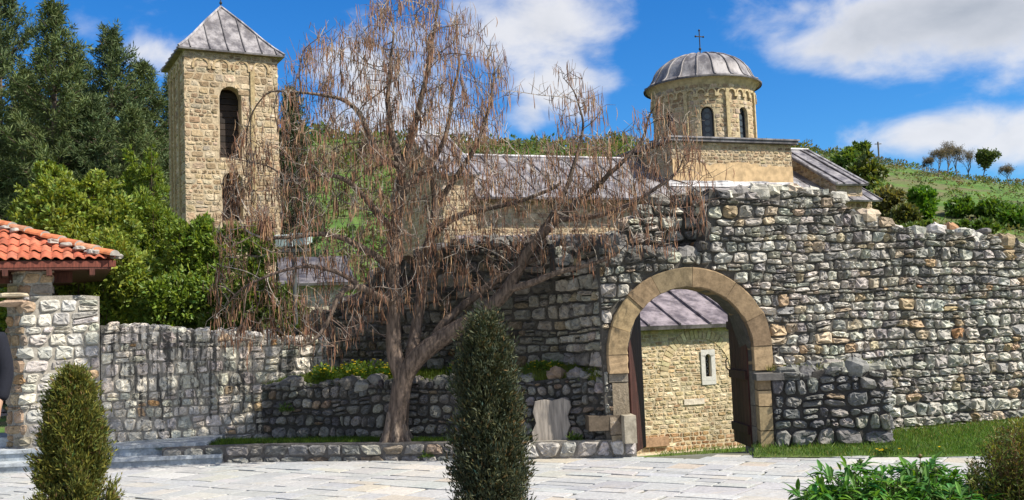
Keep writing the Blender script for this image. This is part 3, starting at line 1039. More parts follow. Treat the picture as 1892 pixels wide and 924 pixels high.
    return p, top, pk, ta, wb


TP, TTOP, KP, T_A, T_B = terrace()


# ------------------------------------------------------------------ dark masonry block right of the gate
def gate_block():
    a = gnd(1407, 838); b = gnd(1648, 831)
    dv = (b - a); dv.z = 0; dv.normalize(); bk = Vector((-dv.y, dv.x, 0))
    b2 = b + bk * 1.0
    a2 = a + bk * .5
    p = Path([(a2.x, a2.y), (a.x, a.y), (b.x, b.y), (b2.x, b2.y)])
    la = .5
    ut, zt = p.prof([(1407, 692), (1440, 692), (1520, 690), (1580, 684), (1640, 682)])
    U = np.concatenate([[0, la - .01], ut, [p.len]]); Z = np.concatenate([[zt[0]] * 2, zt, [zt[-1] + .0]])
    top = lambda u: np.interp(u, U, Z)
    root = thing('stone_block', 'stubby block of large dark stones between the gate and the lawn', 'wall', ((a.x + b.x) / 2, (a.y + b.y) / 2, 0))
    ud = p.pix(1428, 760)[0]
    G = Geo()
    masonry(G, p, ud, p.len, -.1, top, thick=.9, rh=(.12, .25), asp=(.85, 1.7), relief=.060, gap=.015, wob=.06, pal=P_PIER, mort=(.055, .05, .045), seed=61, split=.3, squ=(2.2, 4.2), rag=.02)
    crest(G, p, ud, p.len - 1.0, top, .8, .26, P_PIER, 62)
    G.build('masonry', M_DARKSTONE, root)
    B = Geo()
    rng = np.random.default_rng(7)
    z = -.05
    for h in (.33, .30, .20, .28, .2):
        zt_ = min(z + h, float(top(la + .05)) - .07)
        ua, ub = la, ud - .01
        c = p.xyz(np.array((ua + ub) / 2), (z + zt_) / 2, np.array(-.20 + rng.normal(0, .008)))
        B.box(c, (ub - ua, .46, zt_ - z - .012), rz=math.atan2(dv.y, dv.x), col=pick(rng, [((.40, .30, .165), 2), ((.34, .25, .14), 1)], 1)[0])
        z = zt_
    c = p.xyz(np.array(la + .15), float(top(la + .05)) - .03, np.array(-.18))
    B.box(c, (.34, .52, .085), rz=math.atan2(dv.y, dv.x), col=(.13, .12, .11))
    B.build('quoin', M_ARCH, root)
    return p, top, ud


BP, BTOP, BUD = gate_block()

# ------------------------------------------------------------------ lead roofs
LEADC = (.228, .218, .222)


def roof_plane(G, eL, eR, rR, rL, spacing, thick=.06, rib=.035, col=LEADC, a_off=.5, ribw=.045):
    """A standing seam sheet: eave left/right, ridge right/left; seams run up the slope."""
    eL, eR, rR, rL = [np.array(tuple(v), float) for v in (eL, eR, rR, rL)]
    nrm = np.cross(eR - eL, rL - eL); nrm /= np.linalg.norm(nrm)
    if nrm[2] < 0: nrm = -nrm
    m, k = 10, 6
    rng = np.random.default_rng(int(abs(eL[0]) * 1000) % 9999)
    V = []
    for j in range(k + 1):
        for i in range(m + 1):
            s, t = i / m, j / k
            V.append((eL * (1 - s) + eR * s) * (1 - t) + (rL * (1 - s) + rR * s) * t + nrm * rng.normal(0, .008))
    q = [(j * (m + 1) + i, j * (m + 1) + i + 1, (j + 1) * (m + 1) + i + 1, (j + 1) * (m + 1) + i) for j in range(k) for i in range(m)]
    G.add(V, quads=q, col=col)
    Vb = [eL, eR, rR, rL] + [v - nrm * thick for v in (eL, eR, rR, rL)]
    G.add(Vb, quads=[(4, 5, 1, 0), (5, 6, 2, 1), (7, 4, 0, 3), (7, 6, 5, 4)], col=col)
    Lh = np.linalg.norm(eR - eL)
    cnt = max(1, int(Lh / spacing))
    sd = (eR - eL) / Lh
    for i in range(cnt + 1):
        s = min((i + a_off) * spacing, Lh) / Lh if cnt > 0 else 0
        if s >= 1: s = 1 - .02 / Lh
        a = eL * (1 - s) + eR * s; b = rL * (1 - s) + rR * s
        pp = [a, a + sd * ribw, b + sd * ribw, b]
        V = [v - nrm * .02 for v in pp] + [v + nrm * rib for v in pp]
        G.add(V, quads=[(0, 1, 5, 4), (1, 2, 6, 5), (2, 3, 7, 6), (3, 0, 4, 7), (4, 5, 6, 7)], col=tuple(np.array(col) * .75))


def cross(G, base, h, rz, col=(.03, .03, .03)):
    b = np.array(base)
    ax = np.array((math.cos(rz), math.sin(rz), 0))
    G.tube([b, b + (0, 0, h)], h * .022, 6, col=col)
    zc = h * .74
    G.tube([b + (0, 0, zc) - ax * h * .17, b + (0, 0, zc) + ax * h * .17], h * .022, 6, col=col)
    for v in ((0, 0, h), ):
        lump(G, b + np.array(v), h * .08, h * .08, h * .08, np.random.default_rng(1), col, 0, rough=.02)
    for s in (-1, 1):
        lump(G, b + (0, 0, zc) + ax * s * h * .18, h * .08, h * .08, h * .08, np.random.default_rng(1), col, 0, rough=.02)
    lump(G, b + (0, 0, h * .22), h * .11, h * .11, h * .12, np.random.default_rng(1), col, 0, rough=.02)


def arched_pane(G, path, uc, hw, zb, zs, d, col, mat=0):
    k = 9
    P = [path.xyz(np.array(uc - hw), zb, np.array(d)), path.xyz(np.array(uc + hw), zb, np.array(d))]
    for i in range(k):
        a = math.pi * i / (k - 1)
        P.append(path.xyz(np.array(uc + hw * math.cos(a)), zs + hw * math.sin(a), np.array(d)))
    nn = path.n[min(max(np.searchsorted(path.cum, uc, side='right') - 1, 0), len(path.L) - 1)]
    G.poly_prism(P, (-nn[0] * .03, -nn[1] * .03, 0), col=col, mat=mat)


def blind_arch(G, path, uc, r_, zs, d=.06, wd=.055, col=(.47, .375, .22), foot=True, a0=0, a1=math.pi):
    """A small projecting corbel arch of the eaves frieze."""
    P = []; k = 9
    for i in range(k):
        a = a0 + (a1 - a0) * i / (k - 1)
        for rr, dd in ((r_ - wd, -.02), (r_ - wd, d), (r_, d), (r_, -.02)):
            P.append(path.xyz(np.array(uc + rr * math.cos(a)), zs + rr * math.sin(a), np.array(dd)))
    q = [(i * 4 + j, i * 4 + j + 1, (i + 1) * 4 + j + 1, (i + 1) * 4 + j) for i in range(k - 1) for j in range(3)]
    q += [(0, 1, 2, 3), ((k - 1) * 4 + 3, (k - 1) * 4 + 2, (k - 1) * 4 + 1, (k - 1) * 4)]
    G.add(P, quads=q, col=col)
    if foot:
        for s in (-1, 1):
            um = uc + s * (r_ - wd / 2)
            V = [path.xyz(np.array(um + x * wd * .7), z, np.array(y)) for x in (-1, 1) for y in (-.02, d + .015) for z in (zs - .12, zs)]
            G.add(V, quads=[(0, 1, 3, 2), (4, 6, 7, 5), (0, 4, 5, 1), (2, 3, 7, 6), (0, 2, 6, 4), (1, 5, 7, 3)], col=col)


# ------------------------------------------------------------------ bell tower
def bell_tower():
    th = rad(28)
    e1 = np.array((math.cos(th), math.sin(th))); e2 = np.array((-math.sin(th), math.cos(th)))
    c0 = at(341, 200, 38.0)
    A = np.array((c0.x, c0.y))
    W_, D_ = 3.55, 3.4
    pts = [A + e2 * D_, A, A + e1 * W_, A + e1 * W_ + e2 * D_, A + e2 * D_]
    p = Path(pts)
    zb = -1.6
    zt = p.pix(341, 88)[1]
    cen = A + e1 * W_ / 2 + e2 * D_ / 2
    root = thing('bell_tower', 'square golden stone bell tower with a pyramid lead roof behind the hedge', 'tower', (cen[0], cen[1], zb))
    def op(px, pxr, pt, pb):
        a = p.pix(px, pb); b = p.pix(pxr, pb); t_ = p.pix((px + pxr) / 2, pt)
        hw = (b[0] - a[0]) / 2
        return ((a[0] + b[0]) / 2, hw, a[1], t_[1] - hw)
    ops = [op(407, 448, 160, 291), op(412, 450, 318, 408)]
    ops += [(D_ + W_ + D_ / 2, .4, ops[0][2], ops[0][3])]
    G = Geo()
    masonry(G, p, 0, p.len, zb, zt, thick=.55, rh=(.15, .30), asp=(.85, 2.2), relief=.020, gap=.030, wob=.02, openings=ops, pal=P_TUFF, mort=MORT_TUFF, seg=10, seed=71, split=.06, squ=(3, 7), rough=.3, tilt=.4, clear=.02)
    # lesenes and blind arches on both seen faces
    zs = zt - .62
    for u_ in (D_ + .0, D_ + W_):
        pass
    for i in range(4):
        blind_arch(G, p, D_ + .62 + i * .76, .33, zs, d=.04, wd=.07, col=(.40, .30, .175))
    for i in range(4):
        blind_arch(G, p, .55 + i * .66, .28, zs, d=.08, wd=.07)
    for uu in (D_ + 2.55, D_ - .9, D_ - 1.9, D_ - 2.6):
        V = [p.xyz(np.array(uu + x * .08), z, np.array(y)) for x in (-1, 1) for y in (-.02, .075) for z in (zb, zs - .1)]
        G.add(V, quads=[(0, 1, 3, 2), (4, 6, 7, 5), (0, 4, 5, 1), (2, 3, 7, 6), (0, 2, 6, 4), (1, 5, 7, 3)], col=(.36, .275, .15))
    G.build('stone_wall', M_TUFF, root)
    # dark louvred timber inside the openings
    for (uc, hw, a, b) in ops[:2]:
        L = Geo()
        zz = a + .1
        while zz < b + hw:
            wh = hw if zz < b else math.sqrt(max(.01, hw * hw - (zz - b) ** 2))
            c = p.xyz(np.array(uc), zz, np.array(-.62))
            L.box(c, (wh * 2 + .3, .04, .22), rz=th, col=tuple(np.array((.030, .020, .014)) * random.uniform(.6, 1.5)))
            zz += .245
        L.build('window_boarding', M_WOOD, root)
    # pyramid roof
    R = Geo()
    ov = .24
    cs = [A - e1 * ov - e2 * ov, A + e1 * (W_ + ov) - e2 * ov, A + e1 * (W_ + ov) + e2 * (D_ + ov), A - e1 * ov + e2 * (D_ + ov)]
    zE = zt - .02
    dd = ray(402, 18)
    s_ = (cen[1] - EYE.y) / dd.y
    zA = EYE.z + dd.z * s_ + .1
    ap = np.array((cen[0], cen[1], zA))
    for i in range(4):
        a = np.array((*cs[i], zE)); b = np.array((*cs[(i + 1) % 4], zE))
        mid = (a + b) / 2
        rows = 6
        V = []
        for j in range(rows + 1):
            t = j / rows
            for k in range(7):
                s = k / 6
                q_ = (a * (1 - s) + b * s) * (1 - t) + ap * t
                q_[2] -= .10 * math.sin(math.pi * min(1, t * 1.6)) * (1 - t)
                V.append(q_)
        R.add(V, quads=[(j * 7 + k, j * 7 + k + 1, (j + 1) * 7 + k + 1, (j + 1) * 7 + k) for j in range(rows) for k in range(6)], col=LEADC)
        up = np.cross(b - a, ap - a); up /= np.linalg.norm(up); up = up if up[2] > 0 else -up
        slope = ap - mid
        for s in (.11, .29, .46, .62, .78, .92):
            base = a * (1 - s) + b * s
            tm = 2 * min(s, 1 - s)
            pl = []
            for t in np.linspace(0, tm * .98, 6):
                q_ = base + slope * t
                q_ = q_ + np.array((0, 0, -.10 * math.sin(math.pi * min(1, t * 1.6)) * (1 - t)))
                pl.append(q_ + up * .02)
            R.tube(pl, .028, 5, col=tuple(np.array(LEADC) * .55))
        hp = [a * (1 - t) + ap * t + np.array((0, 0, .03 - .10 * math.sin(math.pi * min(1, t * 1.6)) * (1 - t))) for t in np.linspace(0, 1, 7)]
        R.tube(hp, .045, 6, col=(.34, .33, .34))
        R.add([a, b, b - (0, 0, .07), a - (0, 0, .07)], quads=[(0, 1, 2, 3)], col=(.12, .115, .115))
    V = [(*c, zE - .07) for c in cs]
    R.add(V, quads=[(0, 1, 2, 3)], col=(.30, .24, .15))
    rf = R.build('roof', M_LEAD, root)
    C = Geo(); cross(C, ap - (0, 0, .05), 1.0, th)
    C.build('cross', M_IRON, rf)


bell_tower()


# ------------------------------------------------------------------ church
def church():
    th = rad(20)
    e1 = np.array((math.cos(th), math.sin(th), 0)); e2 = np.array((-math.sin(th), math.cos(th), 0)); UPV = np.array((0, 0, 1.0))
    r0 = at(835, 288, 33.0)
    O = np.array((r0.x, r0.y, 0)); zR = r0.z
    tp = .54
    def pt(s, n_, z): return O + e1 * s - e2 * n_ + UPV * z      # n_ towards the viewer
    root = thing('church', 'golden stone church with a lead covered dome and long lead roofs', 'church', tuple(pt(9, 0, -1.5)))
    def wall_box(s0, s1, n0, n1, ztop_front, zb=-1.6, seed=1, gable=None, ops=(), rh=(.11, .18)):
        """walls of a block, front face towards the viewer at n1"""
        G = Geo()
        pts = [pt(s0, n0, 0), pt(s0, n1, 0), pt(s1, n1, 0), pt(s1, n0, 0)]
        p = Path(pts)
        la = n1 - n0
        if gable:
            apex, half = gable
            prof_u = [0, la / 2, la, la + (s1 - s0), la + (s1 - s0) + la / 2, p.len]
            prof_z = [ztop_front, apex, ztop_front, ztop_front, apex, ztop_front]
        else:
            prof_u, prof_z = [0, p.len], [ztop_front] * 2
        masonry(G, p, 0, p.len, zb, lambda u: np.interp(u, prof_u, prof_z), thick=.5, rh=rh, asp=(.9, 2.3), relief=.016, gap=.022, wob=.012, openings=ops, pal=P_TUFF, mort=MORT_TUFF, seg=8, seed=seed, split=.04, squ=(3, 7), rough=.35, step=.4, clear=.02)
        return G, p
    # nave
    hw = 2.75; s0, s1 = -.25, 14.2
    on = .55
    ze = zR - tp * (hw + on)
    G, p = wall_box(s0 + .05, s1, -hw, hw, zR - tp * hw - .06, zb=1.0, seed=81, gable=(zR - .06, hw))
    G.build('nave_wall', M_TUFF, root)
    R = Geo()
    roof_plane(R, pt(s0, hw + on, ze), pt(s1, hw + on, ze), pt(s1, 0, zR), pt(s0, 0, zR), .80)
    roof_plane(R, pt(s1, -hw - on, ze), pt(s0, -hw - on, ze), pt(s0, 0, zR), pt(s1, 0, zR), .80)
    R.tube([pt(s0, 0, zR + .03), pt(s1, 0, zR + .03)], .06, 6, col=(.42, .41, .42))
    R.build('nave_roof', M_LEAD, root)
    # the two higher blocks at the ends
    for (a, b, zz, h2, nm, sd) in ((-1.35, -.12, .62, 3.0, 'end_block', 82), (12.45, 13.75, .50, 3.0, 'end_block', 83)):
        zr = zR + zz; zE = zr - tp * (h2 + .2)
        G, p = wall_box(a + .12, b - .12, -h2, h2, zE + .05, zb=.5, seed=sd, gable=(zr - .08, h2))
        wl = G.build(nm + '_wall', M_TUFF, root)
        R = Geo()
        roof_plane(R, pt(a, h2 + .2, zE), pt(b, h2 + .2, zE), pt(b, 0, zr), pt(a, 0, zr), .62, a_off=.5, rib=.05)
        roof_plane(R, pt(b, -h2 - .2, zE), pt(a, -h2 - .2, zE), pt(a, 0, zr), pt(b, 0, zr), .62, a_off=.5, rib=.05)
        for q in (a + .02, b - .02):
            R.tube([pt(q, h2 + .2, zE + .03), pt(q, 0, zr + .03), pt(q, -h2 - .2, zE + .03)], .045, 6, col=(.44, .43, .43))
        R.tube([pt(a, 0, zr + .03), pt(b, 0, zr + .03)], .055, 6, col=(.44, .43, .43))
        R.build(nm + '_roof', M_LEAD, root)
    # square base under the drum
    sc = 9.07; hp = 2.3
    pts = [pt(sc - hp, -hp, 0), pt(sc - hp, hp, 0), pt(sc + hp, hp, 0), pt(sc + hp, -hp, 0), pt(sc - hp, -hp, 0)]
    p = Path(pts)
    zt = p.pix(1256, 262)[1]
    zbot = zR - tp * hp - .3
    G = Geo()
    rgp = np.random.default_rng(17)
    zpl = p.pix(1330, 302)[1]
    masonry(G, p, 0, p.len, zbot, zt, thick=.5, rh=(.10, .17), asp=(1.0, 2.6), relief=.015, gap=.024, wob=.01, pal=P_TUFF, mort=MORT_TUFF, seg=8, seed=84, split=.03, squ=(3, 7), rough=.35, step=.3,
            skip=lambda u, v: v < zpl - .12)
    base = G.build('drum_base_wall', M_TUFF, root)
    PL = Geo()
    us = np.arange(2 * hp, 4 * hp + .01, .115)
    tpz = zpl + np.cumsum(rgp.normal(0, .03, len(us))); tpz = zpl + (tpz - tpz.mean()) * .8 + rgp.normal(0, .012, len(us))
    for i in range(len(us) - 1):
        V = [p.xyz(np.array(min(u, 4 * hp - 1e-4)), z, np.array(d)) for u, z in ((us[i], zbot), (us[i + 1], zbot), (us[i + 1], tpz[i + 1]), (us[i], tpz[i])) for d in (.024,)]
        V += [p.xyz(np.array(min(u, 4 * hp - 1e-4)), z, np.array(0.)) for u, z in ((us[i], tpz[i]), (us[i + 1], tpz[i + 1]))]
        PL.add(V, quads=[(0, 1, 2, 3), (3, 2, 5, 4)], col=(.55, .385, .215))
    PL.build('plaster_patch', M_PLASTER, base)
    SL = Geo()
    cc = pt(sc, 0, zt + .0)
    SL.box(cc + np.array((0, 0, .06)), (2 * hp + .36, 2 * hp + .36, .10), rz=th, col=(.14, .135, .14))
    SL.box(cc + np.array((0, 0, .135)), (2 * hp + .44, 2 * hp + .44, .05), rz=th, col=LEADC)
    SL.build('base_flashing', M_LEAD, root)
    fl = Geo()
    roof_plane(fl, pt(sc - hp - .25, hp + .12, zR - tp * (hp + .12) + .05), pt(sc + hp + .25, hp + .12, zR - tp * (hp + .12) + .05), pt(sc + hp + .25, hp + .0, zR - tp * hp + .22), pt(sc - hp - .25, hp + .0, zR - tp * hp + .22), 3, rib=.0, col=(.36, .36, .37))
    fl.build('wall_flashing', M_LEAD, root)
    # drum
    Rd = 1.79
    k = 64
    c0 = pt(sc + .34, 0, 0)
    a_s = rad(-7 - 22.5)
    angs = a_s + np.arange(k + 1) * 2 * math.pi / k
    pts = [(c0[0] + Rd * math.sin(a), c0[1] - Rd * math.cos(a)) for a in angs]
    p = Path(pts)
    zd0 = zt + .15
    zd1 = zt + .15 + 2.12
    ops = []
    for i in range(8):
        uc = p.len * (i + .5) / 8
        ops.append((uc, .225, zd0 + .12, zd0 + 1.02))
    G = Geo()
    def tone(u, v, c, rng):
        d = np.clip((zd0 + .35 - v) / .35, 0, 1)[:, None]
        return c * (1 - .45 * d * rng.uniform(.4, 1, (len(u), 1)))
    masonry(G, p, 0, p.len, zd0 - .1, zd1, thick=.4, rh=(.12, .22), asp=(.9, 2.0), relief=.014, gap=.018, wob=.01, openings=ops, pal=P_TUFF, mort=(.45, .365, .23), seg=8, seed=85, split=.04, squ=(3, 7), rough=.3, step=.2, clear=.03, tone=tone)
    for i in range(8):
        uu = p.len * i / 8
        V = [p.xyz(np.array((uu + x * .055) % p.len), z, np.array(y)) for x in (-1, 1) for y in (-.03, .085) for z in (zd0, zd1 - .28)]
        G.add(V, quads=[(0, 1, 3, 2), (4, 6, 7, 5), (0, 4, 5, 1), (2, 3, 7, 6), (0, 2, 6, 4), (1, 5, 7, 3)], col=(.43, .34, .19))
        for j in range(4):
            blind_arch(G, p, (uu + p.len / 8 * (j + .5) / 4), p.len / 64 - .01, zd1 - .42, d=.07, wd=.05)
    dr = G.build('drum_wall', M_TUFF, root)
    # flared cornice
    Cn = Geo()
    Cn.lathe([(Rd - .02, zd1 - .18), (Rd + .03, zd1 - .06), (Rd + .11, zd1 + .06), (Rd + .20, zd1 + .13), (Rd + .22, zd1 + .17), (Rd - .2, zd1 + .2)], (c0[0], c0[1], 0), 64, col=(.44, .36, .22))
    Cn.build('drum_cornice', M_PLASTER, root)
    for i, (uc, h_, a, b) in enumerate(ops):
        W = Geo()
        arched_pane(W, p, uc, h_ - .005, a, b, -.16, (.018, .022, .03))
        # roundels of bottle glass
        for q in range(5):
            zc = a + .13 + q * .225
            P = [p.xyz(np.array(uc + .10 * math.cos(t)), zc + .095 * math.sin(t), np.array(-.157)) for t in np.arange(12) * math.pi / 6]
            nn = p.xyz(np.array(uc), 0, np.array(1.)) - p.xyz(np.array(uc), 0, np.array(0.))
            W.poly_prism(P, nn * .012, col=(.05, .065, .075))
        win = W.build('drum_window', M_GLASS, root)
        Fm = Geo()
        ring = []
        for tt in np.linspace(0, 1, 15):
            if tt < .3: ring.append((uc + h_ - .02, a + (b - a) * tt / .3))
            elif tt > .7: ring.append((uc - h_ + .02, b - (b - a) * (tt - .7) / .3))
            else:
                an = math.pi * (tt - .3) / .4
                ring.append((uc + (h_ - .02) * math.cos(an), b + (h_ - .02) * math.sin(an)))
        Fm.tube([p.xyz(np.array(u), z, np.array(-.13)) for u, z in ring], .022, 5, col=(.025, .025, .028))
        Fm.build('frame', M_IRON, win)
    # ribbed dome
    D = Geo()
    Re, Hd = Rd + .28, 1.14
    zD = zd1 + .15
    prof = []
    for i in range(11):
        t = i / 10 * math.pi / 2
        r_ = (Re - .30) * math.cos(t) ** .95 if i < 10 else .02
        prof.append((r_, Hd * math.sin(t)))
    prof = [(Re, -.03), (Re, .0), (Re - .12, .05), (Re - .22, .14)] + [(r_, .16 + z * .9) for r_, z in prof[1:]]
    sg = 80
    angd = np.arange(sg) * 2 * math.pi / sg
    ribs = 20
    V = []
    for r_, z in prof:
        rr = r_ * (1 - .012 * np.abs(np.sin(angd * ribs / 2)) * 1.0)
        V.append(np.stack([c0[0] + rr * np.sin(angd), c0[1] - rr * np.cos(angd), np.full(sg, zD + z)], 1))
    V = np.concatenate(V)
    D.add(V, quads=[(i * sg + j, i * sg + (j + 1) % sg, (i + 1) * sg + (j + 1) % sg, (i + 1) * sg + j) for i in range(len(prof) - 1) for j in range(sg)], col=(.235, .226, .228))
    for q in range(ribs):
        a = 2 * math.pi * (q + .13) / ribs
        pl = [(c0[0] + r_ * math.sin(a), c0[1] - r_ * math.cos(a), zD + z + .012) for r_, z in prof[1:]]
        D.tube(pl, .036, 5, col=(.20, .19, .19))
    D.lathe([(Re + .01, -.06), (Re + .02, -.02), (Re - .02, .02)], (c0[0], c0[1], zD), 64, col=(.10, .095, .095))
    dome = D.build('dome', M_LEAD, root, smooth=True)
    C = Geo()
    cross(C, (c0[0], c0[1], zD + Hd + .1), 1.22 * .72, th)
    C.lathe([(.09, 0), (.05, .10), (.02, .12)], (c0[0], c0[1], zD + Hd + .02), 10, col=(.12, .12, .12))
    C.build('cross', M_IRON, dome)
    # low side chapel seen through the gate
    f0 = at(1172, 600, 24.6)
    fv = np.array((f0.x, f0.y, 0)) - O
    sA = fv @ e1; nA = -(fv @ e2)
    nA -= .12
    pts = [pt(sA - 2.2, nA - 6.2, 0), pt(sA - 2.2, nA, 0), pt(sA + 9, nA, 0), pt(sA + 9, nA - 6.2, 0)]
    p = Path(pts); la = 6.2
    zE = p.pix(1280, 600)[1]
    w = p.pix(1308, 660)
    wl_, wb_ = p.pix(1302, 697), p.pix(1316, 697)
    uw = (wl_[0] + wb_[0]) / 2; hw_ = .085
    zwb = wl_[1]; zwt = p.pix(1308, 654)[1]
    G = Geo()
    opn = [(uw, hw_, zwb, zwt - hw_)]
    uq = p.pix(1233, 700)[0]
    def tone(u, v, c, rng):
        k = (v < -1.0)[:, None] & (rng.random((len(u), 1)) < .75)
        c = np.where(k, c * np.array((.66, .52, .42)), c)
        return c * np.where((np.abs(u - uq) < .12)[:, None], 1.18, 1.04)
    masonry(G, p, 0, p.len, -1.6, zE + .12, thick=.5, rh=(.075, .125), asp=(1.1, 2.8), relief=.012, gap=.020, wob=.015, openings=opn, pal=[((.44, .34, .20), 5), ((.49, .39, .245), 5), ((.38, .28, .16), 3), ((.53, .44, .295), 3), ((.33, .225, .125), 1.2)], mort=(.49, .40, .265), seg=8, seed=86, split=.04, squ=(3, 7), rough=.4, step=.3, clear=.10, tone=tone)
    # relieving arch, ghost of a blocked doorway
    ua = p.pix(1300, 700)[0]; za = p.pix(1300, 700)[1]
    rng = np.random.default_rng(3)
    for i in range(26):
        a = math.pi * (i + .5) / 26
        r_ = .98
        for rr in (r_,):
            uu, zz = ua - .1 + rr * math.cos(a), za + .12 + rr * math.sin(a)
            c = p.xyz(np.array(uu), zz, np.array(.004))
            Mx = Matrix.Rotation(-(a - math.pi / 2), 3, 'Y')
            G.box(c, (.095, .035, .22), rz=th, col=pick(rng, [((.55, .45, .27), 1), ((.49, .385, .22), 1)], 1)[0], M=Mx)
    G.build('chapel_wall', M_TUFF, root)
    X = Geo()
    bl = p.pix(1282, 742)
    X.box(p.xyz(np.array(bl[0]), bl[1], np.array(.005)), (.56, .05, .14), rz=th, col=(.60, .52, .42))
    X.box(p.xyz(np.array(p.pix(1212, 810)[0]), p.pix(1212, 816)[1], np.array(.03)), (.62, .10, .22), rz=th, col=(.36, .22, .13))
    X.box(p.xyz(np.array(p.pix(1300, 832)[0] + 2), -1.5, np.array(.10)), (9.4, .22, .18), rz=th, col=(.50, .42, .30))
    X.build('inset_block', M_ARCH, root)
    W = Geo()
    arched_pane(W, p, uw, hw_ - .002, zwb, zwt - hw_, -.10, (.012, .014, .016))
    for q in range(3):
        zc = zwb + .13 + q * .16
        pr = []
        for t in np.arange(13) * math.pi / 6:
            pr.append(p.xyz(np.array(uw + .055 * math.cos(t)), zc + .06 * math.sin(t), np.array(-.085)))
        W.tube(pr, .010, 5, col=(.16, .17, .17))
    win = W.build('chapel_window', M_GLASS, root)
    Fm = Geo()
    u_l, u_r = p.pix(1296, 700)[0], p.pix(1322, 700)[0]
    z_b, z_t = p.pix(1308, 703)[1], p.pix(1306, 646)[1]
    mids = []
    wcol = (.56, .53, .48)
    def fb(ua_, ub_, za_, zb_):
        Fm.box(p.xyz(np.array((ua_ + ub_) / 2), (za_ + zb_) / 2, np.array(-.01)), (ub_ - ua_, .09, zb_ - za_), rz=th, col=wcol)
    fb(u_l, uw - hw_, z_b, z_t - .14); fb(uw + hw_, u_r, z_b, z_t - .14)
    fb(u_l, u_r, z_b - .10, z_b - .003); fb(uw - hw_ + .002, uw + hw_ - .002, z_b, zwb + .01)
    # arched lintel stone
    k = 8
    P = [p.xyz(np.array(u_l), z_t - .137, np.array(.035)), p.xyz(np.array(u_l), z_t, np.array(.035)), p.xyz(np.array(u_r), z_t, np.array(.035)), p.xyz(np.array(u_r), z_t - .137, np.array(.035))]
    arcs = [p.xyz(np.array(uw + hw_ * math.cos(a)), zwt - hw_ + hw_ * math.sin(a), np.array(.035)) for a in np.linspace(0, math.pi, k)]
    nrm = p.n[1]
    ext = np.array((-nrm[0] * .09, -nrm[1] * .09, 0))
    V = arcs + [p.xyz(np.array(uw + hw_ * 0 + (u_r - uw) * x if x >= 0 else uw + (uw - u_l) * x), z_t if abs(x) < 1 else z_t, np.array(.035)) for x in np.linspace(1, -1, k)]
    zlow = z_t - .137
    V2 = [np.array(v) for v in V]
    allV = V2 + [v + ext for v in V2]
    q = [(i, i + 1, k + i + 1, k + i) for i in range(k - 1)] + [(2 * k + i + 1, 2 * k + i, i, i + 1) for i in range(k - 1)]
    Fm.add(allV, quads=q, col=wcol)
    for sgn, ue in ((1, u_r), (-1, u_l)):
        Fm.add([p.xyz(np.array(uw + sgn * hw_), zwt - hw_, np.array(.035)), p.xyz(np.array(ue), zlow, np.array(.035)), p.xyz(np.array(ue), z_t, np.array(.035))], tris=[(0, 1, 2)], col=wcol)
        Fm.add([p.xyz(np.array(uw + sgn * hw_), zwt - hw_, np.array(.035)), p.xyz(np.array(uw + sgn * hw_), zlow, np.array(.035)), p.xyz(np.array(ue), zlow, np.array(.035))], tris=[(0, 1, 2)], col=wcol)
    Fm.build('frame', M_WHITESTONE, win)
    R = Geo()
    ov = .30; tc = .44
    eL = pt(sA - 2.5, nA + ov, zE); eR = pt(sA + 9.3, nA + ov, zE)
    rise = 6.4
    roof_plane(R, eL, eR, pt(sA + 9.3, nA + ov - rise, zE + rise * tc), pt(sA - 2.5, nA + ov - rise, zE + rise * tc), .84, a_off=.3, rib=.05, thick=.10, col=(.225, .195, .205))
    R.build('chapel_roof', M_LEAD, root)
    return


church()


def outbuilding():
    # small lead roofed building whose corner shows over the pale wall
    th = rad(14)
    a = at(545, 525, 24.0)
    e1 = np.array((math.cos(th), math.sin(th), 0)); e2 = np.array((-math.sin(th), math.cos(th), 0))
    A = np.array((a.x, a.y, 0))
    zE = a.z
    root = thing('outbuilding', 'low pale outbuilding with a grey sheet roof behind the pale wall', 'building', (A[0], A[1], -1.4))
    p = Path([A + e2 * 4, A, A + e1 * 1.1, A + e1 * 1.1 + e2 * 4])
    G = Geo()
    masonry(G, p, 0, p.len, -1.6, zE + .05, thick=.35, rh=(.14, .24), asp=(1, 2.2), relief=.012, gap=.02, pal=[((.5, .44, .34), 1), ((.44, .38, .28), 1)], mort=(.52, .47, .38), seg=8, seed=91, squ=(3, 6), step=.5)
    G.build('wall', M_TUFF, root)
    R = Geo()
    q = lambda s, n_, z: A + e1 * s - e2 * n_ + np.array((0, 0, z))
    roof_plane(R, q(-.35, .3, zE), q(1.35, .3, zE), q(1.35, -2.2, zE + .8), q(-.35, -2.2, zE + .8), .7, col=(.14, .13, .13))
    roof_plane(R, q(1.35, -4.6, zE), q(-.35, -4.6, zE), q(-.35, -2.2, zE + .8), q(1.35, -2.2, zE + .8), .7, col=(.14, .13, .13))
    for s in (-.3, 1.3):
        R.add([q(s, .1, zE - .02), q(s, -4.4, zE - .02), q(s, -2.2, zE + .72)], tris=[(0, 1, 2)], col=(.4, .38, .34))
    R.build('roof', M_LEAD, root)


outbuilding()

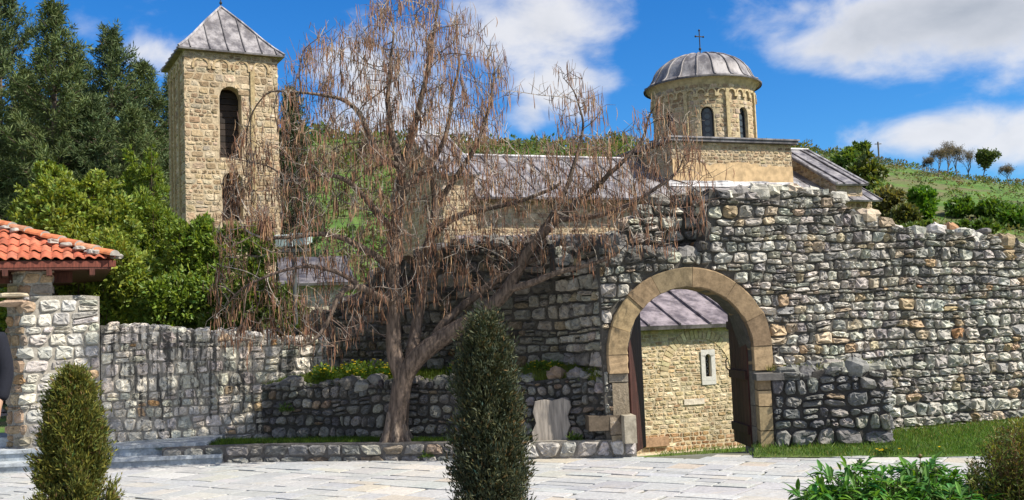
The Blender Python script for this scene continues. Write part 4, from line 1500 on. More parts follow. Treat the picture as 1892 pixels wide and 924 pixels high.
# ------------------------------------------------------------------ porch with tiled roof, pillar, steps
def porch():
    root = thing('tiled_porch', 'open porch with an orange tiled hipped roof on a stone pillar', 'porch', (LW_A.x, LW_A.y, .3))
    back = Vector((-lw_dir.y, lw_dir.x, 0))
    # pillar standing on the end of the wall
    z0 = at(60, 545, LW_A.y).z - .02
    a = LW_A + lw_dir * -.02 - back * -.05
    t = lw_dir
    ul = at(86, 520, LW_A.y + .2)
    w_ = .36
    p0 = LW_A + Vector((-.36, .27, 0)); p1 = LW_A + lw_dir * .0 + back * .03; p2 = LW_A + lw_dir * w_ + back * .03; p3 = p2 + back * .47
    p = Path([(p0.x, p0.y), (p1.x, p1.y), (p2.x, p2.y), (p3.x, p3.y)])
    G = Geo()
    zt = at(50, 486, LW_A.y).z + .05
    masonry(G, p, 0, p.len, z0, zt, thick=.12, rh=(.09, .17), asp=(1.2, 2.4), relief=.02, gap=.012, wob=.01, pal=[((.40, .29, .18), 3), ((.33, .28, .22), 2), ((.36, .22, .13), 2), ((.30, .29, .27), 2)], mort=(.34, .31, .26), seed=101, squ=(3, 6))
    lump(G, (p1.x - .12, p1.y - .03, z0 + .03), .46, .20, .07, np.random.default_rng(2), (.52, .44, .32), rz=math.atan2(t.y, t.x), rough=.06)
    lump(G, (p1.x - .1, p1.y - .02, z0 - .09), .42, .17, .06, np.random.default_rng(3), (.40, .29, .21), rz=math.atan2(t.y, t.x), rough=.06)
    G.build('pillar', M_ARCH, root)
    # roof frame: hip corner over the wall, eave running left
    corner = at(213, 482, LW_A.y + .22)
    th = rad(24)
    e1 = np.array((math.cos(th), math.sin(th), 0)); e2 = np.array((-math.sin(th), math.cos(th), 0))
    C = np.array(tuple(corner)); zE = C[2]
    tanp = .40
    Lw, D = 4.6, 2.2             # eave length to the left, half depth of the roof
    # corrugated tiles, stepped courses
    G = Geo()
    per = .140; course = .30
    rng = np.random.default_rng(12)
    def slope(org, ax, inn, L, left_hip, right_hip):
        """tiles over a slope: eave from org along ax (length L), rising along inn."""
        ncol = int(L / per)
        nr = int(D / course) + 1
        sub = 8
        for c in range(ncol):
            for r_ in range(nr):
                i0 = r_ * course; i1 = min((r_ + 1) * course + .05, D)
                u0, u1 = c * per, (c + 1) * per
                um = (u0 + u1) / 2
                lim = min(um if left_hip else 9, (L - um) if right_hip else 9)
                if i0 > lim - .02: continue
                i1c = min(i1, lim + per * .5)
                colr = pick(rng, [((.42, .115, .060), 4), ((.36, .10, .055), 2), ((.45, .15, .085), 2)], 1, .10)[0]
                V = []
                dz = rng.normal(0, .004); tw = rng.normal(0, .006)
                for s in range(sub + 1):
                    f = s / sub
                    prof_ = .036 * (math.sin(f * math.pi * 2 - .6) * .5 + .5) ** .85
                    for i_, lift in ((i0, .045), (i1c, .008)):
                        P = org + ax * (u0 + f * (per + .012) + tw) + inn * i_ + np.array((0, 0, i_ * tanp + prof_ + lift + dz))
                        V.append(P)
                    V.append(org + ax * (u0 + f * (per + .012) + tw) + inn * i0 + np.array((0, 0, i0 * tanp + prof_ + .045 + dz - .02)))
                q = [(3 * s, 3 * s + 3, 3 * s + 4, 3 * s + 1) for s in range(sub)] + [(3 * s + 2, 3 * s + 5, 3 * s + 3, 3 * s) for s in range(sub)]
                G.add(V, quads=q, col=colr)
    org_l = C - e1 * Lw
    slope(org_l, e1, e2, Lw, False, True)
    slope(C, e2, -e1, 2 * D, True, True)
    slope(C + e2 * 2 * D, -e1, -e2, Lw, True, False)
    roof = G.build('tiled_roof', M_TILE, root, smooth=True)
    # hip: ridge tiles bedded in mortar
    H = Geo()
    def ridge_run(a, b):
        a, b = np.array(a), np.array(b)
        L = np.linalg.norm(b - a); d = (b - a) / L
        side = np.cross(d, (0, 0, 1)); side /= np.linalg.norm(side)
        nn = int(L / .33)
        for i in range(nn + 1):
            s0 = i * .33; s1 = min(s0 + .38, L)
            if s1 - s0 < .1: continue
            c0_ = a + d * s0 + np.array((0, 0, .075)); c1_ = a + d * s1 + np.array((0, 0, .055))
            V = []
            for c_, rr in ((c0_, .105), (c1_, .09)):
                for k in range(9):
                    an = math.pi * k / 8
                    V.append(c_ + side * rr * math.cos(an) + np.array((0, 0, rr * .75 * math.sin(an))))
            H.add(V, quads=[(k, k + 1, 10 + k, 9 + k) for k in range(8)], col=pick(rng, [((.58, .19, .08), 1), ((.50, .22, .12), 1)], 1, .12)[0])
            V2 = [v - d * .0 for v in V[:9]]
            H.add([c0_] + V2, tris=[(0, k + 2, k + 1) for k in range(8)], col=(.30, .27, .24))
            for k in range(3):
                lump(H, c0_ + side * rng.choice((-1, 1)) * .12 + d * rng.uniform(0, .3) + np.array((0, 0, -.025)), .2, .12, .07, rng, (.36, .33, .29), rough=.1)
    hipend = C - e1 * D + e2 * D + np.array((0, 0, D * tanp))
    ridge_run(C + np.array((0, 0, .0)), hipend)
    ridge_run(C + e2 * 2 * D, hipend)
    ridge_run(hipend, hipend - e1 * (Lw - D))
    H.build('ridge_tiles', M_TILE, roof)
    # timber eaves board, boarded soffit
    B = Geo()
    rz = th
    B.box(C - e1 * (Lw / 2) + e2 * .06 + np.array((0, 0, -.035)), (Lw + .02, .035, .09), rz=rz, col=(.16, .045, .028))
    B.box(C - e1 * .06 + e2 * D + np.array((0, 0, -.035)), (.035, 2 * D - .05, .09), rz=rz, col=(.14, .04, .025))
    B.box(C - e1 * (Lw / 2) + e2 * D + np.array((0, 0, -.095)), (Lw - .1, 2 * D - .1, .03), rz=rz, col=(.10, .035, .024))
    for k in range(9):
        B.box(C - e1 * (.3 + k * .55) + e2 * .35 + np.array((0, 0, -.15)), (.07, .6, .08), rz=rz, col=(.09, .03, .02))
    B.box(C - e1 * (Lw / 2 + .25) + e2 * .62 + np.array((0, 0, -.19)), (Lw - .6, .13, .15), rz=rz, col=(.11, .036, .022))
    B.build('eaves_board', M_WOOD, root)


porch()


def steps():
    # two broad slabs of blue grey stone, returning towards the viewer beyond the left edge
    root = thing('stone_steps', 'two broad blue grey stone steps below the pale wall', 'steps', tuple(gnd(200, 880)))
    a = gnd(-150, 884); b = gnd(410, 859)
    d = (b - a); d.z = 0; d.normalize(); bk = Vector((-d.y, d.x, 0))
    rz = math.atan2(d.y, d.x)
    G = Geo()
    h = .142
    def slab(p_end, depth0, depth1, L, z0, z1, col):
        c = p_end - d * L / 2 + bk * (depth0 + depth1) / 2
        G.box((c.x, c.y, (z0 + z1) / 2), (L, depth1 - depth0, z1 - z0), rz=rz, col=col)
    e2_ = b - d * .26
    nseg = [1.9, 1.5, 2.0, 2.2]
    rng = np.random.default_rng(3)
    for (pe, d0, z0, zz) in ((b, 0.0, -.1, h), (e2_, .30, h - .02, 2 * h)):
        o = 0
        for L in nseg:
            c = pe - d * o
            slab(c, d0, d0 + 2.2, L - .006, z0, zz - .045, tuple(np.array((.325, .36, .385)) * rng.uniform(.93, 1.05)))
            slab(c, d0 - .025, d0 + 2.2, L - .004, zz - .043, zz, tuple(np.array((.37, .40, .425)) * rng.uniform(.93, 1.05)))
            o += L
    pe = gnd(22, 850) ; pe.z = 0
    c = b - d * 3.12 + bk * .85
    G.box((c.x - .5, c.y + .3, 2.5 * h), (1.0, .9, h), rz=rz, col=(.33, .365, .39))
    G.build('slab', M_PAVESTEP, root)


steps()


def plinth():
    G = Geo()
    G.box((-4.8, 7.95, .13), (1.5, 1.1, .26), col=(.35, .38, .40))
    G.box((-4.8, 7.95, .283), (1.56, 1.16, .05), col=(.38, .41, .43))
    tag(G.build('landing', M_PAVESTEP), 'blue grey landing block under the person at the left edge', 'landing')


plinth()


# ------------------------------------------------------------------ upright stone slab, flood lights
def stone_slab():
    base = gnd(1018, 822, .22)
    root_px = [(985, 822), (982, 800), (990, 782), (984, 762), (988, 742), (1003, 738), (1020, 740), (1040, 735), (1053, 740), (1055, 752), (1049, 768), (1054, 786), (1048, 804), (1051, 820)]
    Y = KP.p[-1][1] + .27
    pts = [at(x, y, Y) for x, y in root_px]
    lean = .06
    zb = min(p.z for p in pts)
    pts = [Vector((p.x, p.y + (p.z - zb) * lean, p.z)) for p in pts]
    G = Geo()
    pp = np.array([tuple(p) for p in pts])
    c = pp.mean(0)
    k = len(pp)
    ext = np.array((.012, .075, -.01))
    inner = c + (pp - c) * .97
    V = np.concatenate([inner + (0, -.004, 0), pp + ext * .15, pp + ext, [c + (0, -.004, 0)], [c + ext]])
    q = [(i, (i + 1) % k, k + (i + 1) % k, k + i) for i in range(k)] + [(k + i, k + (i + 1) % k, 2 * k + (i + 1) % k, 2 * k + i) for i in range(k)]
    t = [(3 * k, (i + 1) % k, i) for i in range(k)] + [(3 * k + 1, 2 * k + i, 2 * k + (i + 1) % k) for i in range(k)]
    G.add(V, quads=q, tris=t, col=(.315, .275, .23))
    o = G.build('memorial_slab', M_SLAB)
    tag(o, 'blank wavy edged stone slab leaning against the dark terrace wall', 'stone slab')


stone_slab()


def floodlight():
    Y = 16.3
    c1, c2 = at(526, 447, Y), at(558, 444, Y)
    root = thing('floodlight', 'pale green twin floodlight box on a post above the hedge', 'floodlight', (c1.x + .1, Y + .15, -.4))
    P = Geo()
    P.tube([(c1.x + .12, Y + .12, -.8), (c1.x + .12, Y + .12, c1.z - .06)], .035, 8, col=(.07, .075, .07))
    P.box((c1.x + .12, Y + .1, c1.z - .13), (.5, .05, .05), col=(.2, .22, .21))
    P.build('post', M_PAINT, root)
    for c, rz, sc_ in ((c1, rad(6), 1.0), (c2, rad(-14), 1.0)):
        B = Geo()
        w_, h_ = .265, .165
        V = [(-w_ / 2, -.09, -h_ / 2), (w_ / 2, -.09, -h_ / 2), (w_ / 2, .09, -h_ / 2 + .05), (-w_ / 2, .09, -h_ / 2 + .05),
             (-w_ / 2, -.12, h_ / 2), (w_ / 2, -.12, h_ / 2), (w_ / 2, .10, h_ / 2 + .015), (-w_ / 2, .10, h_ / 2 + .015)]
        R_ = np.array(Matrix.Rotation(rz, 3, 'Z'))
        B.add(np.array(V) @ R_.T + np.array(tuple(c)), quads=[(0, 1, 5, 4), (1, 2, 6, 5), (2, 3, 7, 6), (3, 0, 4, 7), (4, 5, 6, 7), (3, 2, 1, 0)], col=(.33, .42, .40))
        hd = B.build('lamp_head', M_PAINT, root)
        L = Geo()
        fr = np.array([(-w_ / 2 - .008, -.135, h_ / 2 + .004), (w_ / 2 + .008, -.135, h_ / 2 + .004), (w_ / 2 + .008, .11, h_ / 2 + .03), (-w_ / 2 - .008, .11, h_ / 2 + .03)])
        L.poly_prism((fr @ R_.T + np.array(tuple(c))), (0, 0, .016), col=(.55, .62, .62))
        L.box(np.array(tuple(c)) + R_ @ np.array((w_ / 2 - .012, -.108, 0)), (.03, .03, h_ + .01), rz=rz, col=(.62, .68, .68))
        L.build('rim', M_PAINT, hd)


floodlight()


# ------------------------------------------------------------------ foliage builders
def thuja(name, label, cat, base, H, Rmax, seed, base_col, tips=1, nclump=900, leafL=.05, leafW=.013, shape='egg', per=42):
    rng = np.random.default_rng(seed)
    root = thing(name, label, cat, tuple(base))
    B = np.array(tuple(base))
    G = Geo()
    def rad_at(t):
        if shape == 'egg':
            return Rmax * np.interp(t, [0, .08, .3, .55, .78, .92, 1.0], [.80, .95, 1.0, .93, .70, .44, .08])
        return Rmax * np.interp(t, [0, .1, .35, .6, .8, .93, 1.0], [.9, 1.0, 1.0, .90, .76, .52, .16])
    sp = [(0, 0, 1.0)]
    for i in range(tips - 1):
        a = rng.uniform(0, 6.28)
        sp.append((math.cos(a) * Rmax * .50, math.sin(a) * Rmax * .50, rng.uniform(.78, .99)))
    P = []; D = []
    for i in range(nclump):
        ox, oy, hs_ = sp[rng.integers(len(sp))]
        t = rng.uniform(0, 1) ** .92
        a = rng.uniform(0, 6.28)
        s_ = 1.0 if len(sp) == 1 else .72
        lob = 1 + .15 * math.sin(a * 5 + t * 9 + seed) + .12 * math.sin(a * 3 - t * 17)
        r_ = float(rad_at(t)) * s_ * lob * (rng.uniform(.62, 1.12) if rng.random() < .85 else rng.uniform(.3, .8))
        k = max(0, 1 - t * .9)
        c = B + np.array((ox * k ** .3 * min(1, 2 - 1.2 * t) + r_ * math.cos(a), oy + r_ * math.sin(a), t * H * hs_))
        outw = np.array((math.cos(a), math.sin(a), 0))
        ax = outw * rng.uniform(.25, .7) + np.array((0, 0, 1.0)) + rng.normal(0, .18, 3)
        ax /= np.linalg.norm(ax)
        cs = rng.uniform(.7, 1.4) * H * .045
        m = per
        f = rng.uniform(0, 1, m)
        pos = c + ax * (f[:, None] - .45) * cs * 1.9 + rng.normal(0, cs * .26, (m, 3))
        P.append(pos)
        D.append(ax * 1.0 + rng.normal(0, .45, (m, 3)) + outw * .15)
    P = np.concatenate(P); D = np.concatenate(D)
    V, q = leaf_quads(P, D, rng.uniform(.6, 1.3, len(P)) * leafL, rng.uniform(.7, 1.3, len(P)) * leafW, rng)
    hv = np.clip((P[:, 2] - B[2]) / H, 0, 1)
    c = tint(rng, len(P), base_col, .22, .22)
    br = rng.random(len(P)) < .05
    c[br] = np.array((.16, .10, .04)) * rng.uniform(.6, 1.2, (br.sum(), 1))
    G.add(V, quads=q, col=c)
    # dark twiggy core so the middle is not see through
    G2 = Geo()
    for i in range(90):
        a = rng.uniform(0, 6.28); t = rng.uniform(.02, .9)
        r_ = float(rad_at(min(1, t + .1))) * .62
        G2.tube([B + (0, 0, t * H * .85), B + (math.cos(a) * r_, math.sin(a) * r_, min(.98, t + .12) * H * .9)], [.007, .003], 4, col=(.10, .07, .045), cap=False)
    G2.tube([B - (0, 0, .03), B + (0, 0, H * .5), B + (0, 0, H * .95)], [.035, .022, .005], 7, col=(.12, .085, .06))
    G2.build('trunk', M_TWIG, root)
    G.build('foliage', M_NEEDLE, root)
    return root


def topiary():
    b = gnd(138, 1040)
    H = (at(140, 690, b.y).z)
    thuja('thuja_shrub', 'small egg shaped yellow green thuja on the paving at the left', 'shrub', (b.x, b.y, 0), H * .985, .238, 3, (.115, .120, .022), nclump=1150, leafL=.046, leafW=.011, per=44)
    b2 = gnd(911, 1062)
    H2 = at(900, 588, b2.y).z
    thuja('columnar_conifer', 'dark grey green columnar conifer standing in front of the kerb', 'tree', (b2.x, b2.y, 0), H2, .215, 9, (.060, .068, .034), tips=6, nclump=1500, leafL=.040, leafW=.010, shape='col', per=46)


topiary()


def bush(name, label, cat, lobes, seed, base_col, nleaf, L, W, group=None, trunk=True, up=.3, var=.22, warm=.18, mat=None, sub_=0, stem_col=(.09, .065, .04)):
    """lobes: list of (centre, rx, ry, rz). Leaves lie in the outer part of every lobe."""
    rng = np.random.default_rng(seed)
    z0 = min(c[2] - r[2] for c, r in lobes)
    cx_ = sum(c[0] for c, r in lobes) / len(lobes); cy_ = sum(c[1] for c, r in lobes) / len(lobes)
    base = (cx_, cy_, float(terrain(cx_, cy_)))
    root = thing(name, label, cat, base, group)
    if sub_:
        big = []
        for c, r in lobes:
            rm = min(r)
            for k in range(sub_):
                u = unit(rng, 1)[0]
                f = rng.uniform(.26, .44)
                big.append((tuple(np.array(c) + u * np.array(r) * (1 - f * .8)), tuple(np.array(r) * f)))
            big.append((c, tuple(np.array(r) * .6)))
        lobes = big
    vol = np.array([r[0] * r[1] + r[0] * r[2] + r[1] * r[2] for c, r in lobes]); vol /= vol.sum()
    G = Geo(); T = Geo()
    P = []; D = []
    for (c, r), v in zip(lobes, vol):
        k = max(12, int(nleaf * v))
        ncl = max(4, k // 18)
        u = unit(rng, ncl)
        cc = np.array(c) + u * np.array(r) * rng.uniform(.66, 1.06, (ncl, 1))
        idx = rng.integers(0, ncl, k)
        sp = min(r) * .17
        P.append(cc[idx] + rng.normal(0, sp, (k, 3)))
        D.append(u[idx] * .8 + rng.normal(0, .6, (k, 3)) + np.array((0, 0, up)))
        if trunk and rng.random() < (1 if not sub_ else .25):
            for i in range(6):
                e = np.array(c) + unit(rng, 1)[0] * np.array(r) * .7
                b0 = np.array(base)
                m_ = (b0 + e) / 2 + rng.normal(0, .1, 3) * min(r)
                T.tube([b0, m_, e], [.03 * r[0] + .01, .02 * r[0] + .006, .004], 5, col=stem_col, cap=False)
    P = np.concatenate(P); D = np.concatenate(D)
    V, q = leaf_quads(P, D, rng.uniform(.65, 1.3, len(P)) * L, rng.uniform(.7, 1.25, len(P)) * W, rng)
    G.add(V, quads=q, col=tint(rng, len(P), base_col, var, warm))
    if trunk: T.build('stem', M_BARK, root)
    G.build('foliage', mat or M_LEAF, root)
    return root


def lobes_px(items, depth):
    """(px, py, rx_px, ry_px, depth offset) -> ellipsoids of real size."""
    out = []
    for (px, py, rx, ry, dz) in items:
        Y = depth + dz
        c = at(px, py, Y)
        s = Y / F
        out.append(((c.x, c.y, c.z), (rx * s, min(rx, ry) * s * .95, ry * s)))
    return out


GREENG = 'garden shrubs behind the pale wall'
bush('golden_shrub', 'large yellow green leafy shrub rising behind the tiled roof', 'shrub',
     lobes_px([(95, 400, 70, 70, 0), (60, 380, 42, 46, .3), (150, 380, 60, 60, .4), (100, 335, 38, 40, .5), (140, 460, 85, 80, -.3), (200, 420, 60, 70, .2), (60, 470, 70, 70, 0), (215, 500, 70, 70, -.5), (240, 560, 70, 70, -.6), (170, 560, 70, 60, -.2), (90, 560, 70, 70, .4), (40, 560, 60, 70, .4), (185, 345, 30, 34, .4)], 18.2),
     201, (.200, .252, .038), 42000, .10, .056, GREENG, sub_=9)
bush('conical_thuja', 'tall twin tipped golden thuja against the bell tower', 'shrub',
     lobes_px([(280, 300, 12, 34, 0), (243, 302, 14, 34, .2), (282, 345, 26, 50, 0), (240, 350, 28, 50, .2), (265, 410, 52, 70, 0), (290, 470, 55, 80, 0), (250, 500, 60, 80, .3), (300, 540, 60, 80, .1), (330, 470, 22, 60, .2)], 19.6),
     202, (.175, .235, .032), 34000, .085, .030, GREENG, up=.9, sub_=7)
bush('leafy_shrub', 'glossy mid green shrub below the bell tower', 'shrub',
     lobes_px([(345, 470, 45, 55, 0), (370, 430, 30, 32, .2), (330, 540, 60, 60, -.3), (390, 500, 50, 60, .1), (400, 570, 60, 55, -.2), (310, 590, 60, 45, -.4), (430, 440, 30, 36, .3)], 17.6),
     203, (.16, .23, .034), 26000, .095, .05, GREENG, sub_=8)
bush('leafy_shrub', 'olive green shrub tangled with hanging brown pods', 'shrub',
     lobes_px([(470, 470, 45, 55, 0), (450, 540, 60, 55, -.2), (500, 570, 55, 50, -.2), (530, 600, 55, 36, -.3), (430, 590, 60, 40, 0), (480, 430, 26, 26, .2)], 17.0),
     204, (.13, .18, .034), 20000, .08, .04, GREENG, sub_=7)


# ------------------------------------------------------------------ pines
def pine_proto(seed, H, R, col):
    rng = np.random.default_rng(seed)
    T = Geo(); Lf = Geo()
    T.tube([(0, 0, 0), (.06 * rng.normal(), .06 * rng.normal(), H * .5), (0, 0, H * .98)], [H * .016, H * .011, .02], 8, col=(.15, .11, .085))
    P = []; D = []; Cc = []
    z = H * .10
    while z < H * .985:
        t = z / H
        rl = R * np.interp(t, [.08, .2, .45, .7, .88, 1.0], [.95, 1.0, .88, .60, .32, .05])
        nb = rng.integers(5, 8)
        a0 = rng.uniform(0, 6.28)
        for b in range(nb):
            a = a0 + b * 6.283 / nb + rng.normal(0, .25)
            L = rl * rng.uniform(.55, 1.25)
            rise = np.interp(t, [.1, .5, .9, 1], [.02, .28, .7, 1.1]) + rng.normal(0, .08)
            end = np.array((math.cos(a) * L, math.sin(a) * L, z + L * rise))
            st = np.array((0, 0, z))
            mid = (st + end) / 2 - np.array((0, 0, L * .07))
            T.tube([st, mid, end], [.05 * L / R + .015, .03 * L / R + .01, .012], 4, col=(.14, .10, .075), cap=False)
            ncl = max(3, int(L * 6.0))
            for c in range(ncl):
                f = .30 + .72 * (c + rng.uniform(0, 1)) / ncl
                q = st * (1 - f) ** 2 + 2 * mid * f * (1 - f) + end * f * f
                q = q + rng.normal(0, .16, 3) * (.4 + L * .22) * np.array((1, 1, .55))
                m = 22
                cd = np.array((math.cos(a), math.sin(a), .75)) + rng.normal(0, .5, 3)
                cd /= np.linalg.norm(cd)
                P.append(np.repeat(q[None], m, 0) + rng.normal(0, .08, (m, 3)))
                D.append(cd[None] * .6 + unit(rng, m) * .9 + np.array((0, 0, .25)))
                sh = rng.uniform(.75, 1.3)
                Cc.append(tint(rng, m, np.array(col) * sh, .15, .12))
        z += rng.uniform(.30, .46) * (H / 16) * np.interp(t, [0, 1], [1.35, .7])
    P = np.concatenate(P); D = np.concatenate(D)
    V, q = leaf_quads(P, D, rng.uniform(.20, .36, len(P)), rng.uniform(.035, .06, len(P)), rng)
    Lf.add(V, quads=q, col=np.concatenate(Cc))
    return T, Lf


def pines():
    protos = []
    spec = [(0, 58, -80, 0.0, 'dark pine at the left edge of the photograph, tallest of the pines', 1), (98, 47, 2, .0, 'dark pine with a bare pointed top, left of the tower', 0), (205, 52, 52, 0, 'dense dark pine with a broad peak left of the tower', 1), (262, 55, 112, 0, 'pine with a blunt top touching the tower', 0),
            (140, 60, 95, 0, 'shorter dark pine between the two taller pines', 1), (45, 50, 130, 0, 'lower paler pine in front of the left pines', 0), (537, 62, 165, 0, 'slim dark pine just right of the bell tower', 2), (320, 62, 140, 0, 'pine mostly hidden behind the bell tower', 1), (-60, 50, -20, 0, 'pine standing mostly beyond the left edge', 0), (245, 46, 200, 0, 'short young pine in front of the dense dark pine', 0), (175, 47, 180, 0, 'short pine below the bare pointed one', 1)]
    data = {}
    for k, (H, R, col, sd) in enumerate([(17.0, 2.7, (.095, .125, .042), 301), (17.0, 3.2, (.080, .112, .042), 302), (15.0, 1.9, (.06, .085, .035), 303)]):
        T, Lf = pine_proto(sd, H, R, col)
        tr = T.build('trunk', M_BARK); cr = Lf.build('crown', M_NEEDLE)
        data[k] = (tr, cr, H)
    used = set()
    rng = random.Random(4)
    for (px, Y, py, _, label, k) in spec:
        tr, cr, H = data[k]
        top = at(px, py, Y)
        zb = float(terrain(top.x, top.y)) - .1
        s = (top.z - zb) / H
        root = thing('pine_tree', label, 'pine tree', (top.x, Y, zb), 'pines behind the garden')
        root.scale = (max(.8, min(1.15, s)) * rng.uniform(.92, 1.08),) * 2 + (s,)
        root.rotation_euler.z = rng.uniform(0, 6.28)
        for src in (tr, cr):
            if k not in used:
                c = src
            else:
                c = src.copy(); COL.objects.link(c)
            c.parent = root; c.location = (0, 0, 0)
        used.add(k)


pines()

# ------------------------------------------------------------------ the bare pod bearing tree
def catalpa():
    rng = np.random.default_rng(77)
    base = gnd(733, 817, .22)
    Y0 = base.y
    limbs = [  # (pixel x, pixel y, depth offset, radius)
        [(733, 815, 0, .165), (733, 790, 0, .135), (738, 750, 0, .122), (741, 715, 0, .118), (745, 695, 0, .115)],
        [(745, 700, 0, .085), (731, 668, .0, .080), (727, 640, .02, .074), (728, 590, .05, .070), (727, 540, .1, .066), (726, 480, .15, .062), (728, 430, .2, .056), (738, 370, .2, .050), (742, 310, .15, .046), (724, 250, .1, .036), (716, 190, .1, .028), (722, 120, .1, .018), (728, 50, .1, .010)],
        [(745, 700, 0, .095), (770, 660, -.05, .090), (810, 628, -.12, .084), (850, 604, -.2, .078), (900, 572, -.3, .070), (940, 535, -.4, .062), (962, 490, -.5, .054), (985, 450, -.6, .046), (1030, 405, -.7, .038), (1090, 355, -.8, .030), (1130, 320, -.9, .022)],
        [(752, 690, .05, .060), (763, 640, .1, .060), (772, 590, .2, .055), (780, 530, .25, .052), (785, 470, .25, .050), (798, 435, .25, .044), (806, 380, .25, .040), (800, 330, .2, .032)],
        [(790, 645, -.08, .042), (815, 600, .0, .042), (850, 570, .05, .040), (900, 530, .1, .036), (950, 495, .1, .030), (1010, 470, .0, .024)],
        [(742, 310, .15, .040), (755, 270, .1, .038), (772, 215, .05, .032), (786, 150, 0, .026), (796, 90, 0, .020), (806, 40, 0, .014), (812, 0, 0, .009)],
        [(738, 370, .2, .036), (765, 330, .3, .036), (800, 300, .4, .030), (826, 250, .5, .026), (835, 180, .5, .020), (850, 120, .5, .014)],
        [(806, 380, .25, .034), (840, 330, .2, .030), (880, 270, .1, .024), (905, 200, .1, .018), (915, 130, .1, .010)],
        [(800, 430, .25, .036), (840, 400, 0, .032), (900, 385, -.2, .028), (960, 372, -.4, .022), (1040, 340, -.6, .016)],
        [(742, 310, .15, .034), (700, 290, -.1, .032), (664, 205, -.2, .026), (630, 180, -.3, .020), (570, 172, -.4, .014), (500, 165, -.5, .009)],
        [(728, 430, .2, .036), (700, 400, -.1, .034), (670, 360, -.3, .030), (640, 330, -.5, .024), (600, 320, -.6, .018), (555, 335, -.7, .012)],
        [(726, 500, .15, .038), (690, 470, -.2, .034), (640, 440, -.4, .030), (590, 430, -.5, .024), (540, 440, -.6, .018), (480, 440, -.7, .012)],
        [(728, 560, .05, .036), (690, 545, -.3, .034), (660, 525, -.5, .030), (632, 535, -.6, .028), (618, 560, -.65, .026), (612, 590, -.7, .022), (585, 625, -.75, .016), (560, 645, -.75, .010)],
        [(660, 525, -.5, .026), (620, 500, -.6, .024), (570, 490, -.7, .020), (520, 500, -.8, .016), (470, 520, -.9, .011)],
        [(940, 535, -.4, .036), (990, 520, -.7, .032), (1040, 500, -.8, .026), (1090, 490, -.9, .020), (1140, 470, -1.0, .014)],
        [(985, 450, -.6, .034), (1020, 400, -.6, .030), (1050, 340, -.6, .024), (1065, 290, -.6, .018), (1080, 225, -.6, .012), (1060, 165, -.6, .007)],
        [(1030, 405, -.7, .030), (1100, 400, -.9, .026), (1160, 380, -1.0, .022), (1210, 350, -1.1, .018), (1250, 320, -1.1, .012)],
        [(1090, 355, -.8, .024), (1150, 300, -.9, .020), (1190, 260, -.9, .015), (1200, 205, -.9, .009)],
    ]
    pos = []; par = []; minr = []; fixed = []
    def add(p_, pa, r_):
        pos.append(np.array(p_, float)); par.append(pa); minr.append(r_); return len(pos) - 1
    for li, L in enumerate(limbs):
        pts = [np.array(tuple(at(x, y, Y0 + dz))) for x, y, dz, r_ in L]
        rs = [q[3] * (1.42 if q[3] > .03 else 1.3) * (1.0 if li else .80) for q in L]
        if li == 0:
            prev = add(pts[0], -1, rs[0])
        else:
            prev = int(np.argmin([np.linalg.norm(p_ - pts[0]) for p_ in pos]))
        for i in range(len(pts) - 1):
            d = np.linalg.norm(pts[i + 1] - pts[i]); m = max(1, int(d / .09))
            for j in range(1, m + 1):
                f = j / m
                c = pts[i] * (1 - f) + pts[i + 1] * f + (rng.normal(0, .008, 3) if f < 1 else 0)
                prev = add(c, prev, rs[i] * (1 - f) + rs[i + 1] * f)
    limb_n = len(pos)
    # crown envelope, outlined as seen and given real depth
    poly = np.array([(385, 600), (395, 470), (415, 360), (430, 270), (490, 200), (525, 150), (540, 90), (600, 55), (655, 60), (690, 5), (730, -25), (800, -30), (830, 20), (880, 55), (915, 90), (940, 170), (925, 260), (985, 300), (1010, 250), (1030, 190), (1060, 135), (1105, 160), (1130, 230), (1185, 230), (1195, 190), (1240, 190), (1275, 250), (1315, 320), (1300, 420), (1230, 460), (1130, 470), (1040, 480), (940, 490), (850, 520), (770, 560), (690, 600), (600, 660), (500, 625), (420, 640)], float)
    def inside(x, y):
        c = False
        j = len(poly) - 1
        for i in range(len(poly)):
            xi, yi = poly[i]; xj, yj = poly[j]
            if (yi > y) != (yj > y) and x < (xj - xi) * (y - yi) / (yj - yi) + xi: c = not c
            j = i
        return c
    att = []
    while len(att) < 2600:
        x, y = rng.uniform(385, 1320), rng.uniform(-30, 660)
        if not inside(x, y): continue
        w_ = 1.0
        if 690 < x < 830 and y > 460: w_ = .4
        if y < 260 and x < 640: w_ = .7
        if x > 940 and y < 270: w_ = .4
        if x > 900 and 270 < y < 480: w_ = 1.0
        if 840 < x and y > 470: w_ = .35
        if x < 620 and y > 430: w_ = .55
        if rng.random() > w_: continue
        mid = Y0 + np.interp(x, [385, 560, 740, 900, 1100, 1320], [-.5, -.4, .1, -.25, -.8, -1.1])
        sp = np.interp(x, [385, 520, 740, 950, 1320], [.45, .8, 1.25, .8, .35]) * (1.0 if y < 450 else .75)
        Y = mid + rng.uniform(-1, 1) * sp
        lim = np.interp(x, [385, 600, 900, 1120, 1320], [13.7, 14.2, 13.9, 12.75, 12.5])
        if y > 380: Y = min(Y, lim - rng.uniform(0, .4))
        att.append(tuple(at(x, y, Y)))
    att = np.array(att)
    alive = np.ones(len(att), bool)
    step = .10
